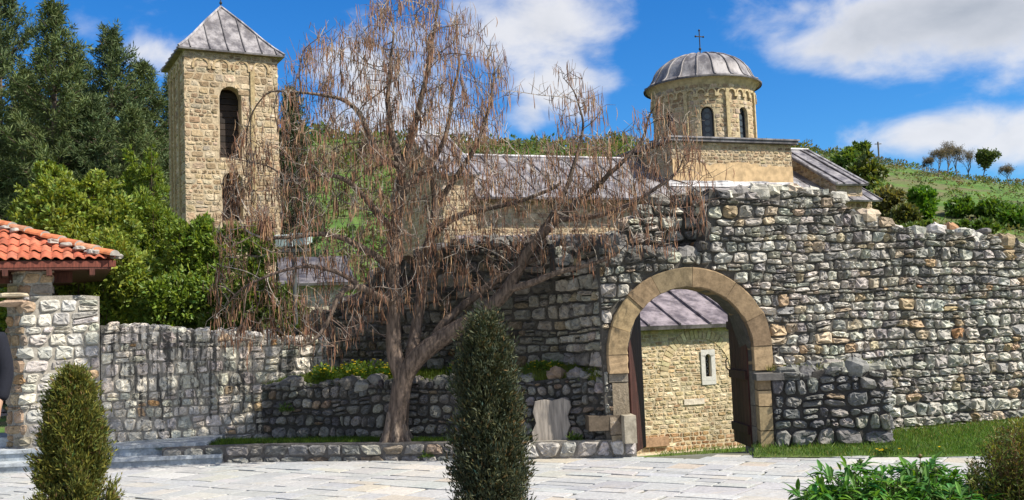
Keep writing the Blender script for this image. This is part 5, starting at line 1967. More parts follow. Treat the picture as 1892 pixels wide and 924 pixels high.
    for it in range(75):
        kd = kdtree.KDTree(len(pos))
        for i, p_ in enumerate(pos): kd.insert(p_, i)
        kd.balance()
        acc = {}
        for ai in np.nonzero(alive)[0]:
            co, idx, dist = kd.find(att[ai])
            if dist < .13: alive[ai] = False; continue
            if dist < 2.2:
                acc.setdefault(idx, []).append((att[ai] - pos[idx]) / dist)
        if not acc: break
        for idx, vs in acc.items():
            v = np.sum(vs, 0)
            v = v / (np.linalg.norm(v) + 1e-9)
            if par[idx] >= 0:
                pd = pos[idx] - pos[par[idx]]
                v = v + .45 * pd / (np.linalg.norm(pd) + 1e-9)
            v = v + rng.normal(0, .17, 3) + np.array((0, 0, .16))
            v /= np.linalg.norm(v)
            c = pos[idx] + v * step
            add(c, idx, 0)
    npos = len(pos)
    pos_a = np.array(pos)
    kids = [[] for _ in range(npos)]
    for i, p_ in enumerate(par):
        if p_ >= 0: kids[p_].append(i)
    rr = np.zeros(npos)
    for i in range(npos - 1, -1, -1):
        # children always come after parents
        s = sum(rr[k] ** 2.4 for k in kids[i])
        rr[i] = max((s ** (1 / 2.4)) if s > 0 else .0042, .0042)
        rr[i] = max(rr[i], minr[i]) if i < limb_n else min(rr[i], .022)
    for i in range(limb_n):
        rr[i] = max(minr[i], .004)
    T = Geo(); Tw = Geo()
    done = np.zeros(npos, bool)
    order = [0]
    stack = [0]
    while stack:
        s = stack.pop()
        chain = [s] if par[s] < 0 else [par[s], s]
        cur = s
        while kids[cur]:
            ks = sorted(kids[cur], key=lambda k: -rr[k])
            for k in ks[1:]: stack.append(k)
            cur = ks[0]; chain.append(cur)
        P = pos_a[chain]; R = rr[chain].copy()
        if par[s] >= 0: R[0] = min(R[0], R[1] * 1.15)
        # smooth
        if len(P) > 4:
            for _ in range(2): P[1:-1] = (P[:-2] + 2 * P[1:-1] + P[2:]) / 4
        R[-1] *= .5
        big = R.max() > .02
        pale = rng.random()
        col = np.array((.14, .10, .08)) if pale < .5 else (np.array((.30, .26, .22)) if pale < .78 else np.array((.09, .065, .055)))
        if R.max() > .05: col = np.array((.15, .11, .084))
        (T if big else Tw).tube(P, R, 9 if R.max() > .05 else (6 if big else 3), col=col * rng.uniform(.85, 1.15), cap=False)
    root = thing('bare_tree', 'leafless spreading tree hung with long brown seed pods before the ruined wall', 'tree', tuple(base))
    # root flare
    for k in range(7):
        a = k * .9 + .3
        T.tube([np.array((base.x, base.y, .62)) + np.array((math.cos(a), math.sin(a), 0)) * .075, np.array((base.x, base.y, .36)) + np.array((math.cos(a), math.sin(a), 0)) * .13, np.array((base.x, base.y, .17)) + np.array((math.cos(a), math.sin(a), 0)) * .24], [.05, .055, .035], 6, col=(.165, .128, .10), cap=False)
    T.build('trunk', M_BARK, root, smooth=True)
    # pods
    G = Geo()
    tips = [i for i in range(npos) if not kids[i]]
    thin = [i for i in range(limb_n, npos) if kids[i] and rr[i] < .010]
    spots = []
    for i in tips:
        for _ in range(rng.integers(2, 5)): spots.append(i)
    for i in thin:
        if rng.random() < .24:
            for _ in range(rng.integers(1, 4)): spots.append(i)
    # short upright spur twigs that carry more pods
    extra = []
    for i in tips + thin[::2]:
        for _ in range(2 if kids[i] else 3):
            d = rng.normal(0, .55, 3) + np.array((0, 0, .75)); d /= np.linalg.norm(d)
            L_ = rng.uniform(.10, .30)
            a = pos_a[i]; b = a + d * L_ * .55 + rng.normal(0, .012, 3); c = a + d * L_ + rng.normal(0, .03, 3)
            pale = rng.random()
            Tw.tube([a, b, c], [.0042, .0034, .0018], 3, col=np.array((.30, .255, .21) if pale < .45 else (.17, .115, .085)) * rng.uniform(.8, 1.2), cap=False)
            extra += [b, c] if rng.random() < .5 else []
    K = len(spots) + len(extra)
    B = np.concatenate([pos_a[spots], np.array(extra)]) + rng.normal(0, .022, (K, 3))
    Lp = rng.uniform(.10, .24, K)
    tilt = rng.normal(0, .10, (K, 2))
    bend = rng.normal(0, .011, (K, 2))
    m = 5
    ts = np.linspace(0, 1, m)
    PX = B[:, None, 0] + tilt[:, :1] * Lp[:, None] * ts + bend[:, :1] * np.sin(ts * math.pi)[None] + 0
    PY = B[:, None, 1] + tilt[:, 1:] * Lp[:, None] * ts + bend[:, 1:] * np.sin(ts * math.pi)[None]
    PZ = B[:, None, 2] - Lp[:, None] * ts
    r_ = np.array([.0016, .0046, .0056, .0048, .0014])[None] * rng.uniform(.8, 1.25, (K, 1))
    V = []
    for j in range(3):
        a = j * 2.0944
        V.append(np.stack([PX + r_ * math.cos(a), PY + r_ * math.sin(a), PZ], -1))
    V = np.stack(V, 2)          # K, m, 3, xyz
    q = np.array([(i * 3 + j, i * 3 + (j + 1) % 3, (i + 1) * 3 + (j + 1) % 3, (i + 1) * 3 + j) for i in range(m - 1) for j in range(3)])
    off = (np.arange(K) * m * 3)[:, None, None]
    cc = pick(rng, [((.165, .084, .050), 4), ((.24, .130, .074), 3), ((.11, .060, .043), 2.4), ((.32, .20, .115), 1.6)], K, .18)
    G.add(V.reshape(-1, 3), quads=(q[None] + off).reshape(-1, 4), col=np.repeat(cc, len(q), 0))
    Tw.build('twigs', M_TWIG, root)
    G.build('crown', M_POD, root)
    print('catalpa nodes', npos, 'pods', K)


catalpa()


# ------------------------------------------------------------------ peony and golden shrub in the foreground
def peony():
    rng = np.random.default_rng(15)
    c = gnd(1655, 1100)
    root = thing('peony_plant', 'lush green peony clump with round buds at the front edge', 'plant', (c.x, c.y, 0))
    B = np.array((c.x, c.y, 0))
    G = Geo(); St = Geo()
    Y0 = c.y
    s = Y0 / F
    top_px = [(1490, 905), (1510, 900), (1530, 880), (1560, 868), (1590, 862), (1600, 850), (1640, 880), (1680, 868), (1700, 850), (1740, 880), (1760, 885), (1790, 880), (1830, 915)]
    tx = [q[0] for q in top_px]; ty = [q[1] for q in top_px]
    stems = []
    for i in range(150):
        px = rng.uniform(1488, 1832); dy = rng.uniform(-.38, .42)
        py = np.interp(px, tx, ty) + abs(dy) * 40 + rng.uniform(-4, 100) * rng.random()
        e = np.array(tuple(at(px, py, Y0 + dy)))
        st = B + np.array((rng.normal(0, .09), rng.normal(0, .09), 0)) + np.array(((e[0] - B[0]) * .25, (e[1] - B[1]) * .3, 0))
        stems.append((st, e))
    P = []; D = []; Ls = []
    def leaflet(b, d, L, W, droop):
        d = d / np.linalg.norm(d)
        side = np.cross(d, (0, 0, 1.0)); side /= np.linalg.norm(side) + 1e-9
        up = np.cross(side, d)
        V = []
        prof = [(0, .05), (.22, .72), (.5, 1.0), (.78, .62), (1.0, .02)]
        for t, w_ in prof:
            mid = b + d * L * t + np.array((0, 0, -droop * L * t * t))
            V += [mid - side * W * w_ / 2 + up * W * .22 * w_, mid, mid + side * W * w_ / 2 + up * W * .22 * w_]
        q = [(3 * i + j, 3 * i + j + 1, 3 * i + j + 4, 3 * i + j + 3) for i in range(4) for j in range(2)]
        G.add(V, quads=q, col=tint(rng, 1, (.085, .21, .032), .22, .25)[0])
    for st, e in stems:
        mid = (st + e) / 2 + np.array((0, 0, .06))
        St.tube([st, mid, e], [.006, .005, .003], 5, col=(.10, .13, .04), cap=False)
        for k in range(rng.integers(4, 7)):
            f = rng.uniform(.55, 1.0)
            b = st * (1 - f) ** 2 + 2 * mid * f * (1 - f) + e * f * f
            a = rng.uniform(0, 6.28)
            pet = np.array((math.cos(a), math.sin(a), rng.uniform(.0, .7)))
            pet /= np.linalg.norm(pet)
            pl = rng.uniform(.04, .11)
            j = b + pet * pl
            St.tube([b, j], [.003, .002], 4, col=(.11, .14, .04), cap=False)
            for m in range(rng.integers(5, 9)):
                d = pet + rng.normal(0, .55, 3) + np.array((0, 0, .05))
                leaflet(j + pet * rng.uniform(-.02, .04), d, rng.uniform(.07, .135), rng.uniform(.020, .034), rng.uniform(.1, .6))
    St.build('stem', M_LEAF, root)
    G.build('foliage', M_LEAF, root)
    buds = [(1489, 912, .1), (1526, 908, .1), (1558, 880, .1), (1590, 852, .1), (1567, 913, -.2), (1624, 880, -.1), (1700, 843, .1), (1728, 868, 0), (1790, 878, -.1), (1740, 918, -.3)]
    for (px, py, dy) in buds:
        p_ = at(px, py, Y0 + dy)
        Bd = Geo()
        r_ = rng.uniform(.0135, .0165)
        Bd.lathe([(.001, -r_), (r_ * .75, -r_ * .75), (r_, 0), (r_ * .85, r_ * .6), (r_ * .4, r_ * 1.0), (.001, r_ * 1.12)], tuple(p_), 12, col=pick(rng, [((.16, .19, .06), 2), ((.24, .16, .07), 1)], 1)[0])
        for k in range(5):
            a = k * 1.256
            V, q = leaf_quads([np.array(tuple(p_)) + np.array((0, 0, -r_))], [np.array((math.cos(a), math.sin(a), .9))], [r_ * 2.4], [r_ * 1.1], rng)
            Bd.add(V, quads=q, col=(.10, .15, .04))
        Bd.tube([np.array(tuple(p_)) - (0, 0, r_), np.array(tuple(p_)) - (.01, 0, .16)], [.003, .004], 5, col=(.12, .13, .05))
        Bd.build('bud', M_LEAF, root, smooth=True)


peony()


def golden_front_shrub():
    rng = np.random.default_rng(25)
    c = gnd(1900, 1070)
    root = thing('garden_shrub', 'bronze and yellow fine leaved shrub at the right front corner', 'shrub', (c.x, c.y, 0))
    B = np.array((c.x, c.y, 0)); Y0 = c.y
    St = Geo(); G = Geo()
    P = []; D = []; Cc = []
    for i in range(720):
        a = rng.uniform(0, 6.28)
        px = rng.normal(1905, 62); px = min(max(px, 1795), 2040)
        tp = np.interp(px, [1790, 1815, 1850, 1890, 1940, 2040], [862, 825, 795, 776, 770, 800])
        dy = rng.uniform(-.45, .45)
        py = tp + abs(dy) * 70 + rng.uniform(0, 1) ** 2.2 * 190
        e = np.array(tuple(at(px, py, Y0 + dy)))
        st = B + np.array(((e[0] - B[0]) * .3, dy * .35, 0)) + rng.normal(0, .03, 3) * (1, 1, 0)
        mid = (st + e) / 2 + np.array((0, 0, .10))
        St.tube([st, mid, e], [.004, .003, .0015], 4, col=(.13, .08, .045), cap=False)
        m = 62
        f = rng.uniform(.45, 1.05, m)[:, None]
        q = st * (1 - f) ** 2 + 2 * mid * f * (1 - f) + e * f * f
        P.append(q + rng.normal(0, .016, (m, 3)))
        D.append(rng.normal(0, .7, (m, 3)) + (e - st) / np.linalg.norm(e - st) * .7)
        pale = np.array([(.15, .18, .030), (.18, .185, .035), (.15, .10, .034), (.085, .13, .028)][rng.integers(4)])
        Cc.append(tint(rng, m, pale, .2, .15))
    P = np.concatenate(P); D = np.concatenate(D)
    V, q = leaf_quads(P, D, rng.uniform(.022, .045, len(P)), rng.uniform(.006, .011, len(P)), rng)
    G.add(V, quads=q, col=np.concatenate(Cc))
    St.build('stem', M_TWIG, root)
    G.build('foliage', M_LEAF, root)


golden_front_shrub()


# ------------------------------------------------------------------ grass and small plants
def tri_sample(rng, quads, k):
    """random points over 3D quads (a,b,c,d)."""
    Q = np.array(quads, float)
    ar = np.linalg.norm(np.cross(Q[:, 1] - Q[:, 0], Q[:, 3] - Q[:, 0]), axis=1) + 1e-9
    i = rng.choice(len(Q), k, p=ar / ar.sum())
    s, t = rng.random((2, k, 1))
    q = Q[i]
    return (q[:, 0] * (1 - s) + q[:, 1] * s) * (1 - t) + (q[:, 3] * (1 - s) + q[:, 2] * s) * t


def blades(G, P, rng, h, w_, col, var=.25, warm=.2, lean=.35):
    k = len(P)
    D = np.concatenate([rng.normal(0, lean, (k, 2)), np.ones((k, 1))], 1)
    V, q = leaf_quads(P, D, rng.uniform(.5, 1.4, k) * h, np.full(k, w_), rng, fold=0)
    G.add(V, quads=q, col=tint(rng, k, col, var, warm))


def grass():
    rng = np.random.default_rng(44)
    G = Geo()
    # lawn between kerb and terrace wall
    K9 = np.linspace(.05, KP.len - .02, 9)
    ka = [KP.xyz(np.array(u), 0, np.array(-.28)) for u in K9]
    tt = [TP.xyz(np.array(u), 0, np.array(.04)) for u in np.linspace(-.0, TP.len, 9)]
    tt[0] = np.array((LW_A.x + .7, LW_A.y + .42, 0)); tt[1] = np.array((LT_A.x - .5, LT_A.y - .08, 0))
    zz = np.linspace(.235, .20, 9)
    quads = [[(ka[i][0], ka[i][1], .215), (ka[i + 1][0], ka[i + 1][1], .215), (tt[i + 1][0], tt[i + 1][1], zz[i + 1]), (tt[i][0], tt[i][1], zz[i])] for i in range(8)]
    blades(G, tri_sample(rng, quads, 15000), rng, .055, .006, (.095, .16, .022))
    kind(G.build('grass', M_GRASS), 'stuff')
    # tufts along the kerb top
    # right hand lawn: soil sheet and blades
    pts_f = [gnd(x, y) for x, y in ((1392, 849), (1500, 849), (1620, 848), (1740, 848), (1860, 846), (2000, 842))]
    pts_b = []
    for i, x in enumerate((1400, 1520, 1650, 1740, 1860, 2000)):
        u, z = PATH_G.pix(x, 810)
        pts_b.append(PATH_G.xyz(np.array(u), 0, np.array(-.05)))
    V = [(p.x, p.y, .026) for p in pts_f] + [(p.x * .5 + b[0] * .5, p.y * .5 + b[1] * .5, .075) for p, b in zip(pts_f, pts_b)] + [(b[0], b[1], .11) for b in pts_b]
    S_ = Geo()
    m = len(pts_f)
    qs = [(j * m + i, j * m + i + 1, (j + 1) * m + i + 1, (j + 1) * m + i) for j in range(2) for i in range(m - 1)]
    S_.add(V, quads=qs)
    kind(S_.build('lawn', M_GROUND, smooth=True), 'structure')
    G = Geo()
    P = tri_sample(rng, [[V[a] for a in q] for q in qs], 34000)
    P[:, :2] += rng.normal(0, .035, (len(P), 2))
    dry = rng.random(len(P)) < (.06 + .25 * np.clip((P[:, 2] - .06) / .05, 0, 1))
    blades(G, P[~dry], rng, .055, .006, (.080, .150, .024), var=.35)
    blades(G, P[dry], rng, .045, .006, (.24, .19, .08), var=.3)
    blades(G, P[rng.integers(0, len(P), 700)] + rng.normal(0, .03, (700, 3)) * (1, 1, 0), rng, .12, .007, (.12, .19, .03), lean=.6)
    kind(G.build('grass', M_GRASS), 'stuff')
    # beyond the gate, before the chapel
    G = Geo()
    P = np.stack([rng.uniform(3.2, 8.2, 9000), rng.uniform(20.5, 27, 9000), np.zeros(9000)], 1)
    P[:, 2] = terrain(P[:, 0], P[:, 1])
    blades(G, P, rng, .10, .014, (.105, .17, .022))
    kind(G.build('grass', M_GRASS), 'stuff')
    # terrace top
    G = Geo()
    quads = []
    n9 = len(T_A)
    for i in range(n9 - 1):
        za, zb2 = [float(TTOP(u)) - .04 for u in np.linspace(0, TP.len - .05, 9)], [float(TTOP(u)) + .12 for u in np.linspace(0, TP.len - .05, 9)]
        quads.append([(T_A[i][0], T_A[i][1], za[i]), (T_A[i + 1][0], T_A[i + 1][1], za[i + 1]), (T_B[i + 1][0], T_B[i + 1][1], zb2[i + 1]), (T_B[i][0], T_B[i][1], zb2[i])])
    blades(G, tri_sample(rng, quads, 15000), rng, .10, .008, (.13, .18, .028), lean=.5)
    blades(G, tri_sample(rng, quads[5:], 5000), rng, .12, .009, (.15, .185, .035), lean=.5)
    kind(G.build('grass', M_GRASS), 'stuff')
    # block top
    G = Geo()
    u = rng.uniform(BUD, BP.len - 1.1, 1300); d = rng.uniform(-.7, -.15, 1300)
    P = BP.xyz(u, np.array([float(BTOP(q)) for q in u]) + .03, d)
    blades(G, P, rng, .09, .008, (.13, .15, .03), lean=.5)
    kind(G.build('grass', M_GRASS), 'stuff')


grass()


def bed_plants():
    rng = np.random.default_rng(64)
    # leafy clumps with yellow flowers on the terrace
    spots = [(560, .60, .15), (612, .7, .19), (655, .55, .20), (700, .6, .17), (690, .35, .10), (830, .55, .15), (585, .3, .12), (640, .28, .11), (975, .5, .13), (1010, .4, .10)]
    for k, (px, f, r_) in enumerate(spots):
        u = TP.pix(px, 705)[0]
        d = -f
        z = float(TTOP(u)) + .08
        c = TP.xyz(np.array(u), z, np.array(d))
        lab = ['yellow flowering clump at the wall corner, left end of the terrace', 'large leafy clump with many yellow flowers on the terrace', 'yellow flowering clump right of the largest one', 'yellow flowering clump beside the left stem of the bare tree', 'low trailing yellow flowers over the terrace edge left of the trunk',
               'yellow flowering clump just right of the bare tree', 'small yellow flowering plant at the terrace edge, left part', 'small yellow flowering plant below the large flowering clump', 'yellow flowering clump right of the columnar conifer', 'small yellow flowering plant between the columnar conifer and gateway'][k]
        root = thing('flowering_plant', lab, 'plant', tuple(c), 'flowering plants on the terrace')
        m = 420
        un = unit(rng, m); un[:, 2] = np.abs(un[:, 2])
        P = c + un * np.array((r_ * 1.5, r_ * 1.1, r_ * 1.15)) * rng.uniform(.5, 1.0, (m, 1))
        D = un + rng.normal(0, .5, (m, 3))
        V, q = leaf_quads(P, D, rng.uniform(.04, .085, m), rng.uniform(.02, .036, m), rng)
        G = Geo(); G.add(V, quads=q, col=tint(rng, m, (.11, .18, .022), .25, .25))
        G.build('foliage', M_LEAF, root)
        Fl = Geo()
        m = 22
        un = unit(rng, m); un[:, 2] = np.abs(un[:, 2]) + .2
        for j in range(m):
            b = c + un[j] * np.array((r_ * 1.4, r_, r_ * 1.1)) * 1.02
            a0 = rng.uniform(0, 6)
            D5 = [np.array((math.cos(a0 + i * 1.256), math.sin(a0 + i * 1.256), .6)) for i in range(5)]
            V, q = leaf_quads([b] * 5, D5, [.022] * 5, [.018] * 5, rng)
            Fl.add(V, quads=q, col=(.72, .55, .03))
        kind(Fl.build('blossom', M_LEAF, root), 'stuff')


bed_plants()


def weeds():
    rng = np.random.default_rng(71)
    labs = ['weed tuft at the foot of the kerb, beside the steps', 'weed tuft growing from the kerb left of the columnar conifer', 'fern tuft growing out of the dark terrace wall', 'weed at the foot of the memorial slab', 'dandelion patch in the lawn before the stone block']
    for k, (p_, r_) in enumerate([((gnd(428, 852)), .10), (gnd(790, 846, .05), .09), (TP.xyz(np.array(TP.pix(535, 760)[0]), TP.pix(535, 760)[1], np.array(.08)), .11), (gnd(1062, 815, .22), .10), (gnd(1640, 838, .05), .10)]):
        c = np.array(tuple(p_))
        m = 150
        un = unit(rng, m); un[:, 2] = np.abs(un[:, 2])
        G = Geo()
        V, q = leaf_quads(c + un * r_ * rng.uniform(.1, 1, (m, 1)), un + (0, 0, .5) + rng.normal(0, .3, (m, 3)), rng.uniform(.03, .07, m), rng.uniform(.010, .02, m), rng)
        G.add(V, quads=q, col=tint(rng, m, (.09, .15, .028), .25, .2))
        o = G.build('weed_tuft', M_LEAF)
        if k == 4:
            G = Geo()
            for j in range(7):
                b = c + rng.normal(0, .25, 3) * (1, .5, 0) + (0, 0, .05)
                D = np.stack([np.cos(np.arange(9) * .7), np.sin(np.arange(9) * .7), np.full(9, .5)], 1)
                V, q = leaf_quads(np.repeat(b[None], 9, 0), D, [.022] * 9, [.010] * 9, rng)
                G.add(V, quads=q, col=(.75, .56, .03))
            kind(G.build('blossom', M_LEAF, o), 'stuff')
        tag(o, labs[k], 'weed', 'weeds at wall feet')


weeds()


# ------------------------------------------------------------------ far hillside
def hill_point(px, py):
    d = ray(px, py)
    lo = None
    for y in np.arange(45, 330, .5):
        p_ = EYE + d * (y / d.y)
        if p_.z < float(terrain(p_.x, p_.y)):
            return p_
    return None


def hillside():
    rng = np.random.default_rng(88)
    # scrub over the slope, one countless mass
    k = 0
    G = Geo()
    allP, allD, allC, allL = [], [], [], []
    xs = rng.uniform(-75, 130, 6200); ys = rng.uniform(66, 205, 6200)
    zn = np.sin(xs * .11 + 1) * np.sin(ys * .085 + xs * .03) + .6 * np.sin(xs * .31 + ys * .21)
    for x, y, q_ in zip(xs, ys, zn):
        px = CX + F * x / y
        right = px > 1500
        dens = .62 if px < 1480 else (.5 + .5 * np.clip((1640 - px) / 160, 0, 1))
        if right and px > 1640: dens = .62 if y > 120 else .75
        if right and q_ > .15 and px > 1600: dens *= .5
        if rng.random() > dens: continue
        r_ = rng.uniform(.5, 1.5) * (1.15 if not right else .85)
        if y > 178 and px < 1600: r_ *= 1.25
        if right and px > 1640: r_ *= .85
        m = 34
        un = unit(rng, m); un[:, 2] = np.abs(un[:, 2])
        c = np.array((x, y, float(terrain(x, y)) + r_ * .15))
        allP.append(c + un * r_ * rng.uniform(.55, 1.05, (m, 1)) * np.array((1.25, 1.25, .95)))
        allD.append(un + rng.normal(0, .6, (m, 3)))
        base = [(.10, .155, .030), (.125, .19, .032), (.15, .15, .055), (.08, .11, .038), (.17, .135, .075)][rng.choice(5, p=[.28, .27, .18, .17, .10] if not (right and y > 150) else [.12, .08, .25, .15, .40])]
        allC.append(tint(rng, m, base, .16, .14)); allL.append(np.full(m, r_ * .42))
    P = np.concatenate(allP); L = np.concatenate(allL)
    V, q = leaf_quads(P, np.concatenate(allD), L, L * .62, rng)
    G.add(V, quads=q, col=np.concatenate(allC))
    kind(G.build('hillside_scrub', M_LEAF), 'stuff')


hillside()


def branch_tree(G, rng, base, H, spread, lean=0, col=(.15, .125, .11), depth=5, up=.7, r0=None):
    tips = []
    def rec(p_, d, L, r_, lv):
        m = 3
        pts = [p_]
        for i in range(m):
            d = d + rng.normal(0, .10, 3) + np.array((0, 0, .04))
            d /= np.linalg.norm(d)
            pts.append(pts[-1] + d * L / m)
        G.tube(pts, np.linspace(r_, r_ * .68, m + 1), 5 if lv < 2 else 3, col=col, cap=False)
        if lv >= 2: tips.extend(pts[1:])
        if lv >= depth: return
        for k in range(rng.integers(2, 4) + (1 if lv == 0 else 0)):
            a = unit(rng, 1)[0]; a[2] = abs(a[2]) * up
            nd = d * .85 + a * spread
            nd /= np.linalg.norm(nd)
            rec(pts[-1] if k else pts[-1], nd, L * rng.uniform(.62, .85), r_ * .62, lv + 1)
    rec(np.array(base, float), np.array((lean, 0, 1.0)), H * .24, r0 or H * .022, 0)
    return np.array(tips)


def far_trees():
    rng = np.random.default_rng(99)
    grp = 'lone trees on the right hill crest'
    spec = [  # px base, py base, py top, leafy, label
        (1734, 328, 262, 0, 'leafless tree at the left of the clump on the hill crest'),
        (1752, 326, 256, 0, 'tallest leafless tree in the clump on the hill crest'),
        (1768, 328, 258, 0, 'leafless tree in the middle of the crest clump, beside the tallest'),
        (1790, 330, 268, 0, 'leafless tree at the right of the crest clump'),
        (1816, 336, 272, 1, 'rounded green tree on the hill crest'),
        (1865, 346, 296, 0, 'small lone bare tree at the far right of the crest'),
        (1722, 320, 284, 0, 'smallest bare sapling left of the crest clump'),
    ]
    for px, pb, ptp, leafy, lab in spec:
        b = hill_point(px, pb)
        if b is None:
            b = at(px, pb, 180.0)
        zb = float(terrain(b.x, b.y))
        H = at(px, ptp, b.y).z - zb
        root = thing('hill_tree', lab, 'tree', (b.x, b.y, zb), grp)
        T = Geo()
        tips = branch_tree(T, rng, (b.x, b.y, zb - .2), H * 1.02, .50, depth=6, r0=H * .02, col=(.13, .105, .09))
        # keep the height true
        T.build('trunk', M_BARK, root)
        C = Geo()
        m = 1 if not leafy else 3
        P = np.repeat(tips, m, 0) + rng.normal(0, H * (.03 if not leafy else .045), (len(tips) * m, 3))
        V, q = leaf_quads(P, rng.normal(0, 1, P.shape) + (0, 0, .5), rng.uniform(.3, .6, len(P)) * (1 if leafy else .8), np.full(len(P), .05 if not leafy else .30), rng)
        C.add(V, quads=q, col=tint(rng, len(P), (.085, .12, .03) if leafy else (.16, .13, .10), .2, .15))
        C.build('crown', M_LEAF, root)
    # broad shrubs and trees lower on the slope
    for (px, py, rx, ry, Y, col, lab, sd, nl) in [
        (1706, 378, 32, 34, 95, (.10, .21, .02), 'bright fresh green bush on the hillside above the wall', 401, 2600),
        (1640, 372, 46, 50, 90, (.16, .15, .05), 'olive brown budding tree on the slope left of the bright bush', 402, 2600),
        (1602, 318, 36, 40, 120, (.115, .14, .03), 'yellow green tree on the hill shoulder near the church roof', 403, 2400),
        (1660, 400, 40, 24, 80, (.12, .13, .04), 'low tawny bush directly above the wall crest', 404, 1800),
        (1770, 385, 34, 20, 100, (.09, .17, .02), 'green bush right of the bright bush on the slope', 405, 1500),
        (1830, 392, 36, 20, 100, (.09, .165, .022), 'wide green thicket below the far right tree', 406, 1500),
        (1560, 300, 30, 26, 130, (.115, .18, .035), 'green bush rising behind the church end roof', 407, 1500),
        (1585, 285, 24, 22, 140, (.105, .165, .035), 'pine like bush on the skyline', 408, 1300),
        (1690, 425, 60, 16, 80, (.12, .17, .035), 'long low green bush just over the dip in the wall crest', 409, 1800),
        (1800, 425, 50, 16, 80, (.11, .18, .03), 'low spreading green bush over the wall crest at the right', 410, 1600),
        (1870, 405, 34, 22, 95, (.10, .19, .025), 'fresh green bush at the right edge of the hillside', 411, 1500),
    ]:
        hp_ = hill_point(px, py + ry * .75)
        if hp_ is not None: Y = hp_.y
        cpt = at(px, py, Y)
        s = Y / F
        lob = [((cpt.x, cpt.y, cpt.z), (rx * s * .8, rx * s * .8, ry * s * .8))]
        r2 = np.random.default_rng(sd)
        for j in range(6):
            u_ = unit(r2, 1)[0] * np.array((rx, rx, ry)) * s * .55
            lob.append(((cpt.x + u_[0], cpt.y + u_[1], cpt.z + u_[2]), (rx * s * .45,) * 2 + (ry * s * .42,)))
        bush('hill_bush', lab, 'bush', lob, sd, col, nl, .55 * Y / 100, .36 * Y / 100, 'bushes on the right hillside', sub_=4)
    # mast on the skyline
    b = hill_point(1624, 292) or at(1624, 292, 185)
    zb = float(terrain(b.x, b.y)); ztop = at(1624, 262, b.y).z
    G = Geo()
    G.tube([(b.x, b.y, zb - .3), (b.x, b.y, ztop)], .14, 6, col=(.13, .11, .09))
    G.box((b.x, b.y, ztop - .4), (1.2, .12, .14), col=(.13, .11, .09))
    o = G.build('utility_pole', M_TWIG)
    tag(o, 'thin dark utility pole on the hill skyline', 'pole')


far_trees()


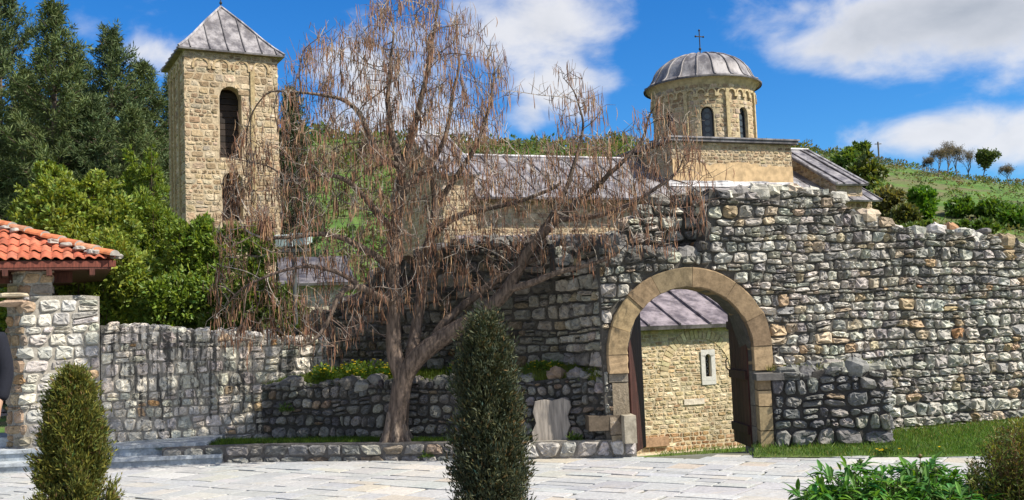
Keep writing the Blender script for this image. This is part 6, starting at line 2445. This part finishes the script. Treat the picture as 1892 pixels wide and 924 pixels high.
# ------------------------------------------------------------------ visitor at the left edge
def visitor():
    c = at(-50, 700, 8.0)
    gz = .31
    X, Y = c.x, c.y
    root = thing('person', 'person in a dark navy jacket and light grey trousers at the left edge', 'person', (X, Y, gz))
    H = 1.78
    def skin(name, verts, edges, rootv, mat, col, lv=2):
        me = bpy.data.meshes.new(name)
        me.from_pydata([(X + v[0], Y + v[1], gz + v[2]) for v in verts], edges, [])
        o = bpy.data.objects.new(name, me); COL.objects.link(o)
        sk = o.modifiers.new('skin', 'SKIN'); sk.use_smooth_shade = True
        sb = o.modifiers.new('sub', 'SUBSURF'); sb.levels = lv; sb.render_levels = lv
        for i, v in enumerate(verts):
            d = me.skin_vertices[0].data[i]
            d.radius = (v[3], v[4] if len(v) > 4 else v[3]); d.use_root = (i == rootv)
        dg = bpy.context.evaluated_depsgraph_get()
        m2 = bpy.data.meshes.new_from_object(o.evaluated_get(dg))
        o.modifiers.clear(); o.data = m2
        m2.materials.clear(); m2.materials.append(mat)
        a = m2.attributes.new('tone', 'FLOAT_COLOR', 'FACE')
        a.data.foreach_set('color', np.tile(np.array((*col, 1), np.float32), len(m2.polygons)))
        o.parent = root; o.location = -root.location
        return o
    # body: one surface, back turned a little to the viewer, arms hanging
    bv = [(0, 0, .95, .15, .11), (0, 0, 1.15, .145, .105), (0, 0, 1.36, .165, .11), (0, .01, 1.50, .065, .06), (0, .0, 1.58, .055, .055), (0, -.02, 1.68, .085, .10), (0, -.01, 1.755, .06, .075)]
    be = [(0, 1), (1, 2), (2, 3), (3, 4), (4, 5), (5, 6)]
    def chain(pts, start):
        i0 = len(bv); bv.extend(pts)
        be.append((start, i0))
        for k in range(len(pts) - 1): be.append((i0 + k, i0 + k + 1))
    for s in (-1, 1):
        chain([(s * .19, 0, 1.42, .055), (s * .235, .01, 1.16, .042), (s * .235, -.07, .93, .030), (s * .232, -.10, .85, .036, .020)], 2)
        i_h = len(bv) - 1
        for f, (dx, L) in enumerate(((-.026, .075), (-.009, .088), (.009, .083), (.026, .066))):
            chain([(s * .232 + dx * .3, -.105 + dx, .835 - .02, .0095), (s * .232 - s * .006, -.112 + dx, .815 - L * .55, .0085), (s * .232 - s * .018, -.112 + dx * 1.1, .805 - L, .007)], i_h)
        chain([(s * .222, -.135, .835, .010), (s * .214, -.150, .795, .0085)], i_h)
        chain([(s * .10, 0, .86, .085, .095), (s * .115, -.01, .50, .055, .06), (s * .12, .01, .10, .038, .042), (s * .125, -.10, .035, .038, .03), (s * .13, -.16, .03, .03, .025)], 0)
    skin('body', bv, be, 0, M_SKIN, (.42, .25, .17))
    # jacket and trousers over the body
    jv = [(0, 0, .86, .205, .15), (0, 0, 1.0, .20, .15), (0, 0, 1.2, .19, .142), (0, 0, 1.38, .195, .135), (0, .01, 1.50, .09, .085)]
    je = [(0, 1), (1, 2), (2, 3), (3, 4)]
    for s in (-1, 1):
        i0 = len(jv)
        jv += [(s * .205, 0, 1.42, .078), (s * .255, .01, 1.16, .062), (s * .25, -.06, .945, .048)]
        je += [(3, i0), (i0, i0 + 1), (i0 + 1, i0 + 2)]
    skin('jacket', jv, je, 1, M_CLOTH, (.012, .013, .020))
    tv = [(0, 0, .92, .165, .13), (0, 0, .84, .17, .135)]
    te = [(0, 1)]
    for s in (-1, 1):
        i0 = len(tv)
        tv += [(s * .105, 0, .74, .105, .11), (s * .118, -.01, .48, .078, .082), (s * .122, .01, .14, .062, .068), (s * .124, 0, .07, .064, .07)]
        te += [(1, i0), (i0, i0 + 1), (i0 + 1, i0 + 2), (i0 + 2, i0 + 3)]
    skin('trousers', tv, te, 1, M_CLOTH, (.40, .40, .41))
    hv = [(0, .03, 1.62, .06, .05), (0, .025, 1.70, .090, .095), (0, .015, 1.775, .066, .075)]
    skin('hair', hv, [(0, 1), (1, 2)], 1, M_CLOTH, (.03, .02, .015))
    for s in (-1, 1):
        E = Geo()
        E.lathe([(.001, -.012), (.009, -.008), (.012, 0), (.009, .008), (.001, .012)], (X + s * .034, Y - .112, gz + 1.685), 10, col=(.75, .74, .72))
        E.build('eye', M_SKIN, root, smooth=True)
        Sh = Geo()
        lump(Sh, (X + s * .125, Y - .07, gz + .045), .10, .29, .10, np.random.default_rng(1), (.05, .045, .045), rz=0, rough=.01)
        Sh.build('shoe', M_CLOTH, root, smooth=True)
    Nn = Geo()
    Nn.tube([(X, Y - .118, gz + 1.695), (X, Y - .145, gz + 1.655), (X, Y - .122, gz + 1.648)], [.008, .014, .010], 7, col=(.42, .25, .17))
    Nn.tube([(X - .026, Y - .112, gz + 1.622), (X, Y - .122, gz + 1.62), (X + .026, Y - .112, gz + 1.622)], [.004, .008, .004], 6, col=(.36, .14, .11))
    Nn.build('face', M_SKIN, root, smooth=True)


visitor()
